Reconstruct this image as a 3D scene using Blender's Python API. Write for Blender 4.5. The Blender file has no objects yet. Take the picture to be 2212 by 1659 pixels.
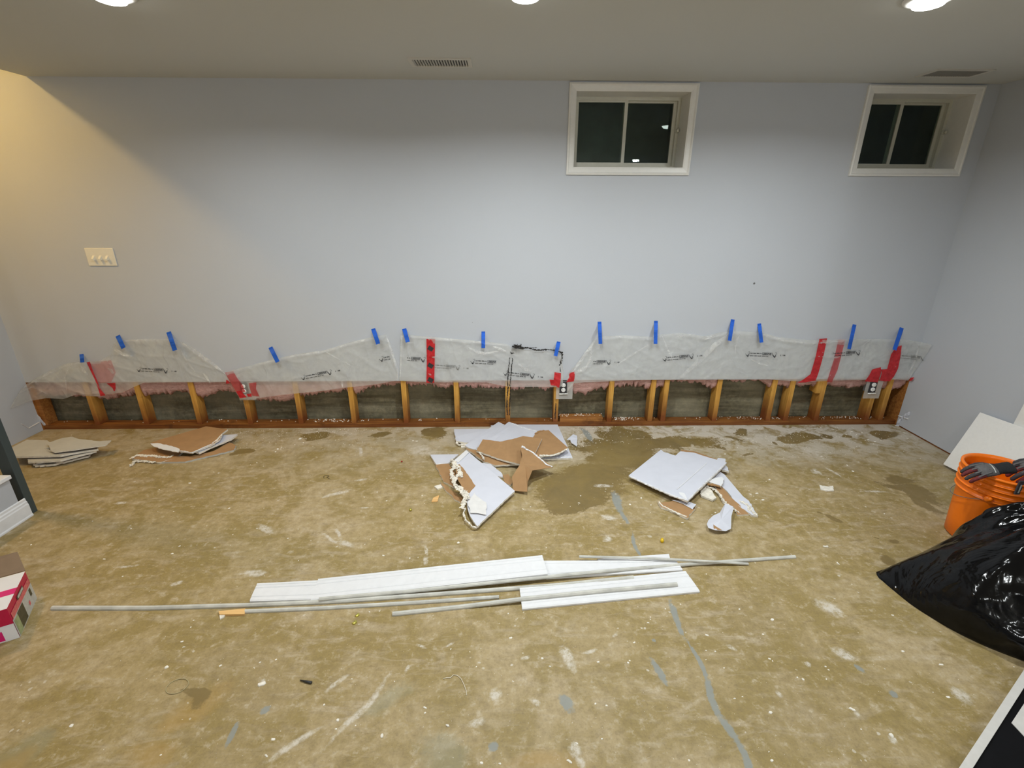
import bpy, bmesh, math, random
from mathutils import Vector, Matrix, noise
R = random.Random(7)
C = bpy.context.scene.collection
S = bpy.context.scene

# ------------------------------------------------------------------ camera
F_PX, PITCH, YAW, ROLL, CAM_H = 1034.15, .3562, .021, .003, 1.6697
D, H, XL, XR = 3.4877, 2.41, -3.6255, 3.2122          # back wall, ceiling, left and right wall
fh = Vector((math.sin(YAW), math.cos(YAW), 0)); r0 = Vector((math.cos(YAW), -math.sin(YAW), 0)); Z = Vector((0, 0, 1))
FW = fh*math.cos(PITCH) - Z*math.sin(PITCH)
dn = -Z*math.cos(PITCH) - fh*math.sin(PITCH)
RT = math.cos(ROLL)*r0 - math.sin(ROLL)*dn
DN = math.sin(ROLL)*r0 + math.cos(ROLL)*dn
O = Vector((0, 0, CAM_H))
cam = bpy.data.cameras.new('camera'); co = bpy.data.objects.new('camera', cam); C.objects.link(co)
cam.sensor_width = 36; cam.sensor_fit = 'HORIZONTAL'; cam.lens = F_PX/2212*36; cam.clip_start = .02; cam.clip_end = 60
m = Matrix.Identity(4)
for i, v in enumerate((RT, -DN, -FW)):
    for j in range(3): m[j][i] = v[j]
m.translation = O
co.matrix_world = m
S.camera = co
S.view_settings.view_transform = 'Standard'; S.view_settings.look = 'None'
S.view_settings.gamma = 1; S.view_settings.use_curve_mapping = False
S.view_settings.exposure = 0.64

# measuring helpers: a point seen in the photograph, found on a known surface of the room
def ray(px, py): return FW + RT*((px-1106)/F_PX) + DN*((py-829.5)/F_PX)
def fl(px, py, z=0.0):
    d = ray(px, py); return O + d*((z-CAM_H)/d.z)
def wl(px, py, y=D):
    d = ray(px, py); return O + d*(y/d.y)
def sx(px, py, x):
    d = ray(px, py); return O + d*(x/d.x)
def pr(p):
    q = Vector(p)-O; d = q.dot(FW); return 1106+F_PX*q.dot(RT)/d, 829.5+F_PX*q.dot(DN)/d

# ------------------------------------------------------------------ world and lamps
w = bpy.data.worlds.new('night'); S.world = w; w.use_nodes = True
w.node_tree.nodes['Background'].inputs[0].default_value = (.012, .016, .02, 1)
w.node_tree.nodes['Background'].inputs[1].default_value = .5
COOL = (.945, .995, 1.0); WARM = (1.0, .62, .17)
def area(name, loc, power, size, col, spread=math.pi, rot=(0, 0, 0)):
    l = bpy.data.lights.new(name, 'AREA'); l.shape = 'DISK'; l.size = size; l.energy = power; l.color = col; l.spread = spread
    o = bpy.data.objects.new(name, l); C.objects.link(o); o.location = loc; o.rotation_euler = rot
    return o
FRONT = [(-1.46, 2.21), (.09, 2.145), (1.62, 2.17)]
BACK = [(-.87, -1.42), (.68, -1.42), (2.25, -1.42)]
P_FRONT, P_BACK, P_WARM = (9, 17, 13), (9, 16, 12), 12
for (x, y), p in zip(FRONT, P_FRONT): area('ceiling_lamp_light', (x, y, H-.036), p, .11, COOL, math.radians(160))
for (x, y), p in zip(BACK, P_BACK): area('ceiling_lamp_light', (x, y, H-.036), p, .11, COOL, math.radians(174))
# unseen bulb added behind the camera; an added partition cuts its light off on the right
bl_ = bpy.data.lights.new('added_bulb_light', 'POINT'); bl_.energy = 420; bl_.shadow_soft_size = .03; bl_.color = (1, .99, .95)
bo = bpy.data.objects.new('added_bulb_light', bl_); C.objects.link(bo); bo.location = (1.73, -3.9, 1.95)
STAIR_LAMP = (-3.42, 2.55, 2.86)
area('stair_lamp_light', (STAIR_LAMP[0], STAIR_LAMP[1], STAIR_LAMP[2]-.035), P_WARM, .16, WARM)

# ------------------------------------------------------------------ materials
class NT:
    def __init__(s, name):
        s.m = bpy.data.materials.new(name); s.m.use_nodes = True; s.t = s.m.node_tree; s.b = s.t.nodes['Principled BSDF']
        s.out = s.t.nodes['Material Output']
        s.co = s.t.nodes.new('ShaderNodeNewGeometry').outputs['Position']
    def n(s, kind, **kw):
        x = s.t.nodes.new('ShaderNode'+kind)
        for k, v in kw.items():
            if k.startswith('_'): setattr(x, k[1:], v)
            else: s.set(x, k, v)
        return x
    def set(s, x, k, v):
        i = x.inputs[k.replace('_', ' ')] if isinstance(k, str) and not k.isdigit() else x.inputs[int(k)]
        if isinstance(v, bpy.types.NodeSocket): s.t.links.new(v, i)
        else: i.default_value = v
    def noise(s, scale, detail=4, rough=.55, vec=None, dist=0):
        x = s.n('TexNoise', Scale=scale, Detail=detail, Roughness=rough, Distortion=dist)
        s.t.links.new(vec or s.co, x.inputs['Vector']); return x.outputs['Fac']
    def scaled(s, sc, vec=None, rot=(0, 0, 0), loc=(0, 0, 0)):
        x = s.n('Mapping', Scale=sc, Rotation=rot, Location=loc); s.t.links.new(vec or s.co, x.inputs['Vector']); return x.outputs[0]
    def ramp(s, fac, stops, interp='LINEAR'):
        x = s.n('ValToRGB'); x.color_ramp.interpolation = interp
        e = x.color_ramp.elements
        while len(e) < len(stops): e.new(.5)
        for q, (p, c) in zip(e, stops):
            q.position = p; q.color = (c, c, c, 1) if isinstance(c, (int, float)) else (*c, 1)
        s.t.links.new(fac, x.inputs[0]); return x.outputs[0]
    def mix(s, fac, a, b, mode='MIX'):
        x = s.n('Mix', _data_type='RGBA', _blend_type=mode)
        for k, v in ((0, fac), (6, a), (7, b)):
            if isinstance(v, bpy.types.NodeSocket): s.t.links.new(v, x.inputs[k])
            else: x.inputs[k].default_value = v if k == 0 else (*v, 1)
        return x.outputs[2]
    def math(s, op, a, b=0.0, clamp=False):
        x = s.n('Math', _operation=op, _use_clamp=clamp)
        for k, v in ((0, a), (1, b)):
            if isinstance(v, bpy.types.NodeSocket): s.t.links.new(v, x.inputs[k])
            else: x.inputs[k].default_value = v
        return x.outputs[0]
    def bump(s, h, strength=.3, dist=.01):
        x = s.n('Bump', Strength=strength, Distance=dist, Height=h); s.set(s.b, 'Normal', x.outputs[0])
    def base(s, col=None, rough=.6, metal=0, spec=.5):
        if col is not None: s.set(s.b, 'Base Color', col if isinstance(col, bpy.types.NodeSocket) else (*col, 1))
        s.set(s.b, 'Roughness', rough); s.set(s.b, 'Metallic', metal); s.set(s.b, 'Specular IOR Level', spec)
        return s.m

def mat_simple(name, col, rough=.5, var=.08, scale=25, bump=0, metal=0, spec=.5, sc=(1, 1, 1)):
    t = NT(name); v = t.scaled(sc)
    a = tuple(c*(1-var) for c in col); b = tuple(min(1, c*(1+var)) for c in col)
    f = t.noise(scale, 5, vec=v)
    t.base(t.ramp(f, [(.3, a), (.7, b)]), rough, metal, spec)
    if bump: t.bump(f, bump, .005)
    return t.m

def mat_wall():
    t = NT('blue_grey_paint')
    f = t.noise(1.3, 3); g = t.noise(260, 2)
    t.base(t.ramp(f, [(.2, (.52, .545, .59)), (.8, (.54, .565, .61))]), .62, spec=.3); t.bump(g, .12, .002); return t.m
def mat_ceiling():
    t = NT('ceiling_paint'); g = t.noise(200, 2)
    t.base((.58, .585, .56), .85, spec=.2); t.bump(g, .15, .002); return t.m
def mat_concrete_wall():
    t = NT('foundation_concrete')
    lay = t.noise(3.2, 5, .6, t.scaled((.6, 1, 7)), .4); sp = t.noise(28, 6, .7); big = t.noise(2.2, 3)
    c = t.ramp(lay, [(.3, (.10, .085, .048)), (.5, (.21, .185, .115)), (.7, (.33, .30, .205))])
    c = t.mix(t.ramp(sp, [(.35, .55), (.62, 0)]), c, (.06, .058, .045))
    c = t.mix(t.ramp(big, [(.45, 0), (.7, .5)]), c, (.36, .33, .23))
    t.base(c, .85, spec=.25); t.bump(sp, .5, .01); return t.m
def mat_wood(name, light, dark, stain_z=None, wet=(.09, .022, .006), axis=2):
    t = NT(name)
    sc = [60, 60, 60]; sc[axis] = 3.0
    g = t.noise(1.0, 5, .6, t.scaled(tuple(sc)), .6); k = t.noise(9, 3)
    c = t.ramp(g, [(.3, dark), (.68, light)])
    if stain_z:
        sep = t.n('SeparateXYZ'); t.t.links.new(t.co, sep.inputs[0])
        zz = t.math('ADD', sep.outputs[2], t.math('MULTIPLY', t.math('SUBTRACT', t.noise(7, 4, vec=t.scaled((1, 1, .45))), .5), stain_z[2]))
        mr = t.n('MapRange', Value=zz); mr.inputs['From Min'].default_value = stain_z[0]; mr.inputs['From Max'].default_value = stain_z[1]
        mr.inputs['To Min'].default_value = 1; mr.inputs['To Max'].default_value = 0
        c = t.mix(mr.outputs[0], c, wet)
    c = t.mix(t.ramp(k, [(.62, 0), (.72, .5)]), c, tuple(x*.4 for x in dark))
    t.base(c, .5, spec=.35); t.bump(g, .2, .003); return t.m
def mat_plastic():
    t = NT('translucent_polyethylene')
    a = t.noise(4, 4, .6, t.scaled((1, 1, 1.4)), 1.6); b = t.noise(19, 3, .55, None, 1.0)
    ridge = t.math('ABSOLUTE', t.math('SUBTRACT', t.noise(5.5, 2, .5, t.scaled((1.4, 1, .7), rot=(0, .7, 0)), .6), .5))
    hh = t.math('ADD', t.math('ADD', a, t.math('MULTIPLY', b, .22)), t.math('MULTIPLY', t.ramp(ridge, [(0, 1), (.10, 0)]), .35))
    t.base(t.ramp(t.noise(3, 3), [(.3, (.88, .875, .84)), (.7, (.94, .935, .91))]), .20, spec=.7); t.bump(hh, .42, .025)
    tr = t.n('BsdfTransparent'); tr.inputs[0].default_value = (.96, .96, .945, 1)
    tl = t.n('BsdfTranslucent'); tl.inputs[0].default_value = (.9, .9, .87, 1)
    m1 = t.n('MixShader'); m1.inputs[0].default_value = .30
    t.t.links.new(t.b.outputs[0], m1.inputs[1]); t.t.links.new(tl.outputs[0], m1.inputs[2])
    m2 = t.n('MixShader'); t.t.links.new(t.ramp(t.noise(4, 4, dist=1), [(.3, .54), (.7, .72)]), m2.inputs[0])
    t.t.links.new(m1.outputs[0], m2.inputs[1]); t.t.links.new(tr.outputs[0], m2.inputs[2])
    t.t.links.new(m2.outputs[0], t.out.inputs[0]); return t.m
def mat_fold_highlight():
    t = NT('fold_highlight_film'); t.base((.93, .93, .92), .18, spec=.8); t.bump(t.noise(14, 3, dist=1), .5, .02)  # whiter film that carries the highlights of the folds
    tr = t.n('BsdfTransparent'); m2 = t.n('MixShader'); t.t.links.new(t.ramp(t.noise(12, 3, dist=1), [(.35, .5), (.65, .93)]), m2.inputs[0])
    t.t.links.new(t.b.outputs[0], m2.inputs[1]); t.t.links.new(tr.outputs[0], m2.inputs[2]); t.t.links.new(m2.outputs[0], t.out.inputs[0]); return t.m
def mat_redtape(name='red_sheathing_tape', alpha=.2, tc=(.9, .15, .15, 1)):
    t = NT(name); t.base(t.ramp(t.noise(40, 3), [(.3, (.50, .012, .02)), (.7, (.72, .035, .045))]), .3)
    t.bump(t.noise(30, 3, dist=1), .4, .01)
    tr = t.n('BsdfTransparent'); tr.inputs[0].default_value = tc
    m2 = t.n('MixShader'); m2.inputs[0].default_value = alpha
    t.t.links.new(t.b.outputs[0], m2.inputs[1]); t.t.links.new(tr.outputs[0], m2.inputs[2]); t.t.links.new(m2.outputs[0], t.out.inputs[0])
    return t.m
def mat_wool():
    t = NT('pink_fibreglass'); f = t.noise(30, 8, .75, t.scaled((1, 1, 2)), 1.5)
    t.base(t.ramp(f, [(.25, (.66, .29, .25)), (.55, (.97, .60, .54)), (.8, (1, .80, .74))]), .95, spec=.1); t.bump(f, 1, .02); return t.m
def mat_glass():
    t = NT('window_glass'); g = t.n('BsdfGlass', Roughness=0.0, IOR=1.45); g.inputs[0].default_value = (.85, .93, .90, 1)
    t.t.links.new(g.outputs[0], t.out.inputs[0]); return t.m
def mat_emit(name, col, st):
    t = NT(name); t.base((.9, .9, .9), .4); t.set(t.b, 'Emission Color', (*col, 1)); t.set(t.b, 'Emission Strength', st); return t.m
def mat_bag():
    t = NT('black_bin_liner'); a = t.noise(5.5, 3, .5, t.scaled((1, 1, .45)), 1.2); b = t.noise(24, 2, .5, None, 1.0)
    t.base((.003, .003, .0035), .13, spec=.28); t.bump(t.math('ADD', a, t.math('MULTIPLY', b, .05)), .38, .06); return t.m

# ---- floor: bare concrete with glue residue, damp patches, paint smears
FIELDS = {}
def mat_floor():
    t = NT('stained_concrete_floor')
    wob = t.n('TexNoise', Scale=9.0, Detail=5.0, Roughness=.65); t.t.links.new(t.co, wob.inputs['Vector'])
    vs = t.n('VectorMath', _operation='SUBTRACT'); t.t.links.new(wob.outputs['Color'], vs.inputs[0]); vs.inputs[1].default_value = (.5, .5, .5)
    def warped(k):
        s1 = t.n('VectorMath', _operation='SCALE'); t.t.links.new(vs.outputs[0], s1.inputs[0]); s1.inputs['Scale'].default_value = k
        a = t.n('VectorMath', _operation='ADD'); t.t.links.new(t.co, a.inputs[0]); t.t.links.new(s1.outputs[0], a.inputs[1]); return a.outputs[0]
    w1, w2 = warped(.16), warped(.05)
    nw = t.math('SUBTRACT', t.noise(7, 6, .7), .5); nf = t.math('SUBTRACT', t.noise(45, 4, .7), .5)
    cnt = [0]
    def union(lst, k):                     # k: how ragged the edge of the blot is
        nm = 'blot%d' % cnt[0]; cnt[0] += 1; FIELDS[nm] = (lst, .05 if k is w1 else .018)
        at = t.n('Attribute', _attribute_name=nm, _attribute_type='GEOMETRY')
        v = t.math('ADD', at.outputs['Fac'], t.math('MULTIPLY', nf, .9 if k is w1 else 1.3))
        return t.math('ADD', v, t.math('MULTIPLY', nw, 1.0)) if k is w1 else v
    big = t.noise(1.1, 4, .6); med = t.noise(4.2, 5, .62, dist=.6); fine = t.noise(26, 6, .7); grit = t.noise(120, 3, .6)
    strk = t.noise(6, 5, .65, t.scaled((1, 3.2, 1), rot=(0, 0, -.5)), .8)
    c = t.ramp(big, [(.32, (.30, .222, .095)), (.5, (.385, .292, .142)), (.68, (.435, .338, .195))])
    c = t.mix(t.ramp(med, [(.44, 0), (.56, .72)]), c, (.262, .188, .052))
    patchy = t.ramp(t.noise(1.9, 3, .5), [(.36, .25), (.6, 1)])
    c = t.mix(t.math('MULTIPLY', t.ramp(strk, [(.50, 0), (.66, .66)]), patchy), c, (.48, .395, .275))
    scf = t.noise(14, 5, .75, t.scaled((1, 6, 1), rot=(0, 0, -.9)), .5)
    c = t.mix(t.math('MULTIPLY', t.ramp(scf, [(.60, 0), (.70, .6)]), t.ramp(t.noise(3.3, 3), [(.5, 0), (.62, 1)])), c, (.58, .51, .40))
    scd = t.noise(11, 5, .7, t.scaled((1, 3, 1), rot=(0, 0, .4)), .8)
    c = t.mix(t.math('MULTIPLY', t.ramp(scd, [(.58, 0), (.68, .6)]), t.ramp(t.noise(2.7, 3), [(.48, 0), (.6, 1)])), c, (.215, .15, .06))
    c = t.mix(t.ramp(fine, [(.33, .5), (.52, 0)]), c, (.20, .145, .06))
    c = t.mix(t.ramp(fine, [(.55, 0), (.68, .6)]), c, (.53, .45, .33))
    c = t.mix(t.ramp(grit, [(.3, .25), (.5, 0)]), c, (.12, .09, .045))
    # grey-green and rust tints
    tint = union([((760, 1550), (900, 1500), .06), ((30, 1640), (80, 1600), .07), ((940, 1590), (1000, 1650), .08)], w1)
    c = t.mix(t.ramp(tint, [(.5, .35), (1.1, 0)]), c, (.27, .28, .20))
    rust = union([((340, 1560), (520, 1490), .07), ((250, 1640), (420, 1600), .07), ((30, 1640), (60, 1655), .05), ((1040, 1655), (1300, 1655), .05)], w1)
    c = t.mix(t.ramp(rust, [(.3, .5), (1.1, 0)]), c, (.38, .235, .06))
    # pale plaster dust along the foot of the wall and towards the right corner
    sep = t.n('SeparateXYZ'); t.t.links.new(w1, sep.inputs[0])
    near = t.n('MapRange', Value=sep.outputs[1]); near.inputs['From Min'].default_value = 2.75; near.inputs['From Max'].default_value = 3.5
    dust = t.math('MULTIPLY', near.outputs[0], t.ramp(t.noise(7, 6, .7, None, .5), [(.40, 0), (.54, .95)]))
    rx = t.n('MapRange', Value=sep.outputs[0]); rx.inputs['From Min'].default_value = -1.5; rx.inputs['From Max'].default_value = 2.0
    dust = t.math('MULTIPLY', dust, t.math('ADD', rx.outputs[0], .35), True)
    c = t.mix(t.math('MULTIPLY', dust, 1.0), c, (.60, .545, .46))
    dl = union([((1180, 925), (1290, 930), .12), ((1720, 955), (1800, 1000), .16), ((1500, 935), (1700, 940), .12), ((1860, 930), (1930, 940), .12),
                ((880, 960), (960, 985), .09), ((640, 930), (780, 932), .05), ((440, 945), (520, 940), .05)], w1)
    c = t.mix(t.math('MULTIPLY', t.ramp(dl, [(.2, .75), (1.1, 0)]), t.ramp(fine, [(.35, .3), (.6, 1)])), c, (.60, .55, .47))
    # damp patches
    wet = union([((1225, 965), (1560, 955), .12), ((1275, 1000), (1420, 965), .25), ((1175, 1080), (1340, 1010), .20), ((1170, 1095), (1300, 1075), .115),
                 ((1210, 1060), (1260, 1110), .12), ((1290, 940), (1400, 935), .09),
                 ((1670, 950), (1770, 938), .075), ((1590, 940), (1620, 932), .06), ((1760, 935), (1800, 945), .05), ((1905, 950), (1930, 935), .055),
                 ((1820, 947), (1850, 945), .04), ((650, 940), (720, 937), .06), ((790, 945), (840, 935), .07), ((915, 938), (960, 932), .09),
                 ((505, 978), (560, 968), .05), ((370, 990), (480, 975), .06)], w1)
    stain = union([((1900, 1040), (2050, 1085), .075), ((1925, 1035), (1990, 1045), .06), ((1960, 1065), (2030, 1105), .05), ((1790, 1122), (1838, 1132), .035), ((1770, 1112), (1785, 1118), .02),
                   ((1850, 1140), (1866, 1146), .012), ((1885, 1150), (1900, 1156), .010), ((1915, 1158), (1935, 1166), .018), ((1900, 1200), (1945, 1215), .035), ((1570, 947), (1600, 950), .02), ((1540, 960), (1570, 970), .03),
                   ((1615, 979), (1630, 979), .02), ((1665, 955), (1680, 958), .015), ((395, 1475), (460, 1505), .012)], w1)
    wm = t.ramp(wet, [(.86, 1), (.98, 0)]); sm = t.ramp(stain, [(.75, 1), (1.15, 0)])
    c = t.mix(t.math('MULTIPLY', wm, .93), c, t.mix(t.ramp(med, [(.35, 0), (.65, 1)]), (.165, .115, .038), (.235, .165, .055)))
    c = t.mix(t.math('MULTIPLY', sm, .85), c, (.18, .125, .042))
    # blue grey paint line wandering over the slab, with stray spots
    blue = union([((1256, 925), (1283, 955), .028), ((1322, 1062), (1345, 1110), .03), ((1340, 1100), (1357, 1135), .014), ((1368, 1150), (1388, 1205), .012),
                  ((1450, 1300), (1475, 1370), .018), ((1483, 1375), (1525, 1475), .011), ((1520, 1460), (1560, 1570), .017), ((1555, 1545), (1590, 1620), .02), ((1585, 1600), (1620, 1690), .016),
                  ((1400, 1420), (1430, 1480), .014), ((1408, 1378), (1416, 1382), .01), ((1215, 1495), (1235, 1530), .022), ((487, 1620), (520, 1560), .011), ((560, 1540), (585, 1520), .016),
                  ((1045, 1605), (1065, 1600), .016), ((1840, 1435), (1862, 1455), .014), ((1905, 1485), (1925, 1500), .018)], w2)
    c = t.mix(t.ramp(blue, [(.7, .85), (1.05, 0)]), c, (.245, .265, .25))
    # white smears
    W = [((560, 1130), (590, 1148), .030), ((688, 1150), (745, 1180), .012), ((722, 1140), (745, 1165), .014), ((740, 1165), (765, 1185), .018), ((915, 1175), (925, 1205), .007), ((920, 1200), (918, 1222), .014),
         ((512, 1243), (575, 1236), .022), ((355, 1272), (392, 1258), .018), ((250, 1222), (300, 1215), .012), ((250, 1087), (275, 1086), .016), ((780, 1097), (806, 1095), .010), ((1305, 1113), (1335, 1123), .030),
         ((1308, 1163), (1318, 1168), .03), ((1285, 1048), (1322, 1050), .022), ((1790, 1052), (1790, 1052), .02), ((1855, 1060), (1925, 1066), .016), ((1785, 1010), (1815, 1030), .016), ((1755, 1012), (1765, 1025), .03),
         ((1398, 1155), (1410, 1160), .012), ((775, 965), (782, 985), .016), ((770, 1040), (795, 1035), .018), ((690, 1075), (760, 1060), .02),
         ((960, 1395), (980, 1385), .006), ((905, 1385), (930, 1395), .006), ((850, 1460), (700, 1620), .016), ((878, 1460), (888, 1440), .006), ((1055, 1500), (1085, 1505), .022), ((1145, 1510), (1165, 1515), .018),
         ((1015, 1560), (1045, 1550), .018), ((1230, 1630), (1260, 1610), .03), ((1245, 1635), (1270, 1655), .02), ((1120, 1425), (1145, 1420), .012), ((1215, 1400), (1250, 1450), .030), ((1262, 1415), (1290, 1402), .007),
         ((1320, 1378), (1330, 1374), .008), ((560, 1475), (570, 1460), .014), ((1570, 1392), (1590, 1405), .012), ((1740, 1435), (1755, 1443), .012), ((1685, 1495), (1700, 1515), .010), ((1835, 1525), (1845, 1540), .012), ((1915, 1585), (1935, 1600), .014),
         ((2070, 1495), (2100, 1510), .04), ((1795, 1410), (1850, 1420), .03), ((1760, 1300), (1830, 1330), .05), ((570, 1650), (680, 1580), .016), ((700, 1500), (760, 1450), .014)]
    wh = union(W, w2)
    c = t.mix(t.math('MULTIPLY', t.ramp(wh, [(.45, .75), (1.1, 0)]), t.ramp(t.noise(40, 5, .75), [(.38, .15), (.56, 1)])), c, (.66, .62, .55))
    # random tiny plaster spatter
    vor = t.n('TexVoronoi', Scale=11.0, Randomness=1.0); t.t.links.new(w2, vor.inputs['Vector'])
    sz = t.math('MULTIPLY', t.ramp(t.noise(2.3, 3), [(.4, .0), (.75, .16)]), vor.outputs['Color'])
    spk = t.math('LESS_THAN', vor.outputs['Distance'], sz)
    c = t.mix(t.math('MULTIPLY', spk, .7), c, (.62, .57, .48))
    vor2 = t.n('TexVoronoi', Scale=34.0, Randomness=1.0); t.t.links.new(w2, vor2.inputs['Vector'])
    s2 = t.math('MULTIPLY', t.ramp(t.noise(5, 3), [(.48, .0), (.7, .25)]), vor2.outputs['Color'])
    c = t.mix(t.math('MULTIPLY', t.math('LESS_THAN', vor2.outputs['Distance'], s2), .6), c, (.60, .55, .46))
    rough = t.math('SUBTRACT', t.math('ADD', t.math('MULTIPLY', med, .25), .42), t.math('MULTIPLY', wm, .14))
    t.base(c, rough, spec=.4); t.bump(t.math('ADD', fine, t.math('MULTIPLY', grit, .4)), .22, .004); return t.m

M = dict(
    wall=mat_wall(), ceiling=mat_ceiling(), floor=mat_floor(), concrete=mat_concrete_wall(), plastic=mat_plastic(), red=mat_redtape(), redfaint=mat_redtape('faint_red_tape', .72, (1, .55, .56, 1)), redwash=mat_redtape('red_showing_through', .93, (1, .78, .78, 1)),
    wool=mat_wool(), glass=mat_glass(), bag=mat_bag(),
    stud=mat_wood('stud_lumber', (.72, .40, .09), (.50, .24, .04), (.05, .27, .30), (.20, .055, .012)),
    plate=mat_wood('wet_plate_lumber', (.33, .135, .028), (.13, .035, .008), axis=0, stain_z=(-.05, .06, .08), wet=(.11, .028, .008)),
    blockwood=mat_wood('blocking_lumber', (.45, .20, .05), (.22, .07, .016), axis=0),
    trim=mat_simple('white_trim_paint', (.74, .74, .755), .4, .03, 30, .05),
    moulding=mat_simple('dusty_moulding_paint', (.52, .51, .465), .55, .2, 14, .1),
    rawwood=mat_wood('bare_pine', (.80, .52, .22), (.62, .34, .12), axis=0),
    casing=mat_simple('white_casing_paint', (.80, .79, .76), .4, .02, 40),
    vinyl=mat_simple('cream_vinyl', (.60, .59, .50), .4, .03, 40),
    gypsum=mat_simple('gypsum_core', (.74, .695, .61), .9, .14, 45, .6, spec=.15),
    lilac=mat_simple('painted_paper_face', (.60, .61, .675), .6, .03, 12, .04),
    dullface=mat_simple('dull_paper_face', (.48, .465, .42), .7, .05, 12, .04),
    kraft=mat_simple('kraft_paper', (.36, .205, .09), .85, .07, 20, .08),
    bluetape=mat_simple('blue_masking_tape', (.012, .115, .60), .6, .08, 40),
    black=mat_simple('black_sealant', (.012, .011, .012), .35, .2, 60, .4),
    ink=mat_simple('printing_ink', (.03, .03, .035), .5, .3, 80), fadeink=mat_simple('faded_ink', (.22, .22, .21), .5, .2, 80),
    switch=mat_simple('ivory_switch_plastic', (.80, .77, .68), .35, .02, 40),
    device=mat_simple('white_device_plastic', (.86, .86, .84), .35, .02, 40), darkplastic=mat_simple('dark_box_plastic', (.03, .03, .035), .45, .1, 40),
    boxgrey=mat_simple('grey_box_steel', (.20, .20, .20), .45, .1, 40, metal=.4),
    orange=mat_simple('orange_bucket_plastic', (.95, .20, .004), .36, .03, 20),
    glove=mat_simple('grey_knit', (.045, .043, .048), .85, .25, 120, .4), gloveback=mat_simple('glove_grey_ribs', (.10, .095, .095), .7, .2, 90), glovered=mat_simple('glove_red_knit', (.14, .018, .02), .8, .2, 120), glovecuff=mat_simple('black_cuff', (.011, .012, .014), .9, .25, 120, .5),
    tagwhite=mat_simple('reflective_strip', (.50, .52, .48), .4, .1, 80),
    foam=mat_simple('white_foam_board', (.86, .85, .82), .7, .02, 60, .04),
    redprint=mat_simple('crimson_print', (.50, .004, .055), .38, .05, 20), magenta=mat_simple('magenta_print', (.66, .008, .16), .38, .05, 20), whiteprint=mat_simple('white_coated_card', (.76, .75, .77), .4, .02, 20),
    greyprint=mat_simple('grey_print', (.50, .49, .45), .45, .12, 60), darkprint=mat_simple('photo_print_dark', (.06, .055, .03), .4, .4, 35), greenprint=mat_simple('photo_print_green', (.30, .34, .17), .4, .3, 30), brownflap=mat_simple('brown_flap', (.22, .15, .095), .85, .06, 20),
    pinkprint=mat_simple('pink_print', (.62, .12, .13), .4, .25, 90),
    slate=mat_simple('slate_paint', (.045, .062, .066), .45, .04, 20), lowwall=mat_simple('grey_panel_paint', (.45, .47, .51), .6, .02, 20),
    ventwhite=mat_simple('vent_enamel', (.62, .60, .55), .5, .03, 30), ventdark=mat_simple('duct_shade_colour', (.03, .03, .03), .7, .1, 30),
    lens=mat_emit('lamp_lens', (.98, 1, .97), 7), rearlens=mat_emit('rear_lamp_lens', (.98, 1, .97), 45), warmlens=mat_emit('stair_lamp_glass', (1, .72, .36), 8),
    steelwell=mat_simple('galvanised_well', (.12, .15, .15), .5, .2, 6, .2, metal=.2), rubber=mat_simple('dirty_rubber', (.42, .36, .20), .7, .1, 40), string=mat_simple('pale_wire', (.72, .66, .52), .5, .05, 40),
    yellow=mat_simple('yellow_plastic', (.70, .46, .01), .35, .08, 40), brass=mat_simple('brass', (.55, .50, .12), .3, .1, 60, metal=.8), screwblack=mat_simple('black_screw', (.02, .02, .02), .4, .2, 60), redplug=mat_simple('red_plastic', (.36, .012, .012), .4, .1, 60),
    blackgloss=mat_simple('black_laminate', (.004, .004, .005), .5, .2, 20, spec=.15), whiteedge=mat_simple('white_edging', (.62, .60, .57), .45, .04, 30), orangelit=mat_simple('orange_lit_colour', (.35, .12, .02), .8, .1, 30),
    tornface=mat_simple('torn_white_paper', (.68, .665, .65), .7, .06, 30), fold=mat_fold_highlight(),
    knot=mat_simple('chip_paint', (.80, .76, .68), .8, .1, 60, .3, spec=.2),
)

# ------------------------------------------------------------------ object helpers
def lk(o, parent=None):
    C.objects.link(o)
    if parent is not None: o.parent = parent
    return o
def obj(name, verts, faces, mats, parent=None, idx=None, smooth=False, bevel=0):
    me = bpy.data.meshes.new(name); me.from_pydata([tuple(v) for v in verts], [], faces)
    if not isinstance(mats, (list, tuple)): mats = [mats]
    for q in mats: me.materials.append(q)
    if idx is not None:
        for p, k in zip(me.polygons, idx): p.material_index = k
    if smooth:
        for p in me.polygons: p.use_smooth = True
    bm = bmesh.new(); bm.from_mesh(me); bmesh.ops.recalc_face_normals(bm, faces=bm.faces)
    if bevel: bmesh.ops.bevel(bm, geom=bm.edges[:], offset=bevel, segments=2, affect='EDGES', profile=.5)
    bm.to_mesh(me); bm.free(); me.update()
    return lk(bpy.data.objects.new(name, me), parent)
def thing(name, label, cat, group=None, loc=(0, 0, 0)):
    o = lk(bpy.data.objects.new(name, None)); o.empty_display_size = .05
    o.location = loc; bpy.context.view_layer.update(); return tag(o, label, cat, group)
def tag(o, label, cat=None, group=None, kind=None):
    if label: o['label'] = label
    if cat: o['category'] = cat
    if group: o['group'] = group
    if kind: o['kind'] = kind
    return o
def struct(o, label=None): o['kind'] = 'structure'; return tag(o, label) if label else o
def boxg(x0, x1, y0, y1, z0, z1):
    v = [(x, y, z) for x in (x0, x1) for y in (y0, y1) for z in (z0, z1)]
    return v, [(0, 1, 3, 2), (4, 6, 7, 5), (0, 4, 5, 1), (2, 3, 7, 6), (0, 2, 6, 4), (1, 5, 7, 3)]
def box(name, b, mat, parent=None, bevel=0):
    v, f = boxg(*b); return obj(name, v, f, mat, parent, bevel=bevel)
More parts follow.
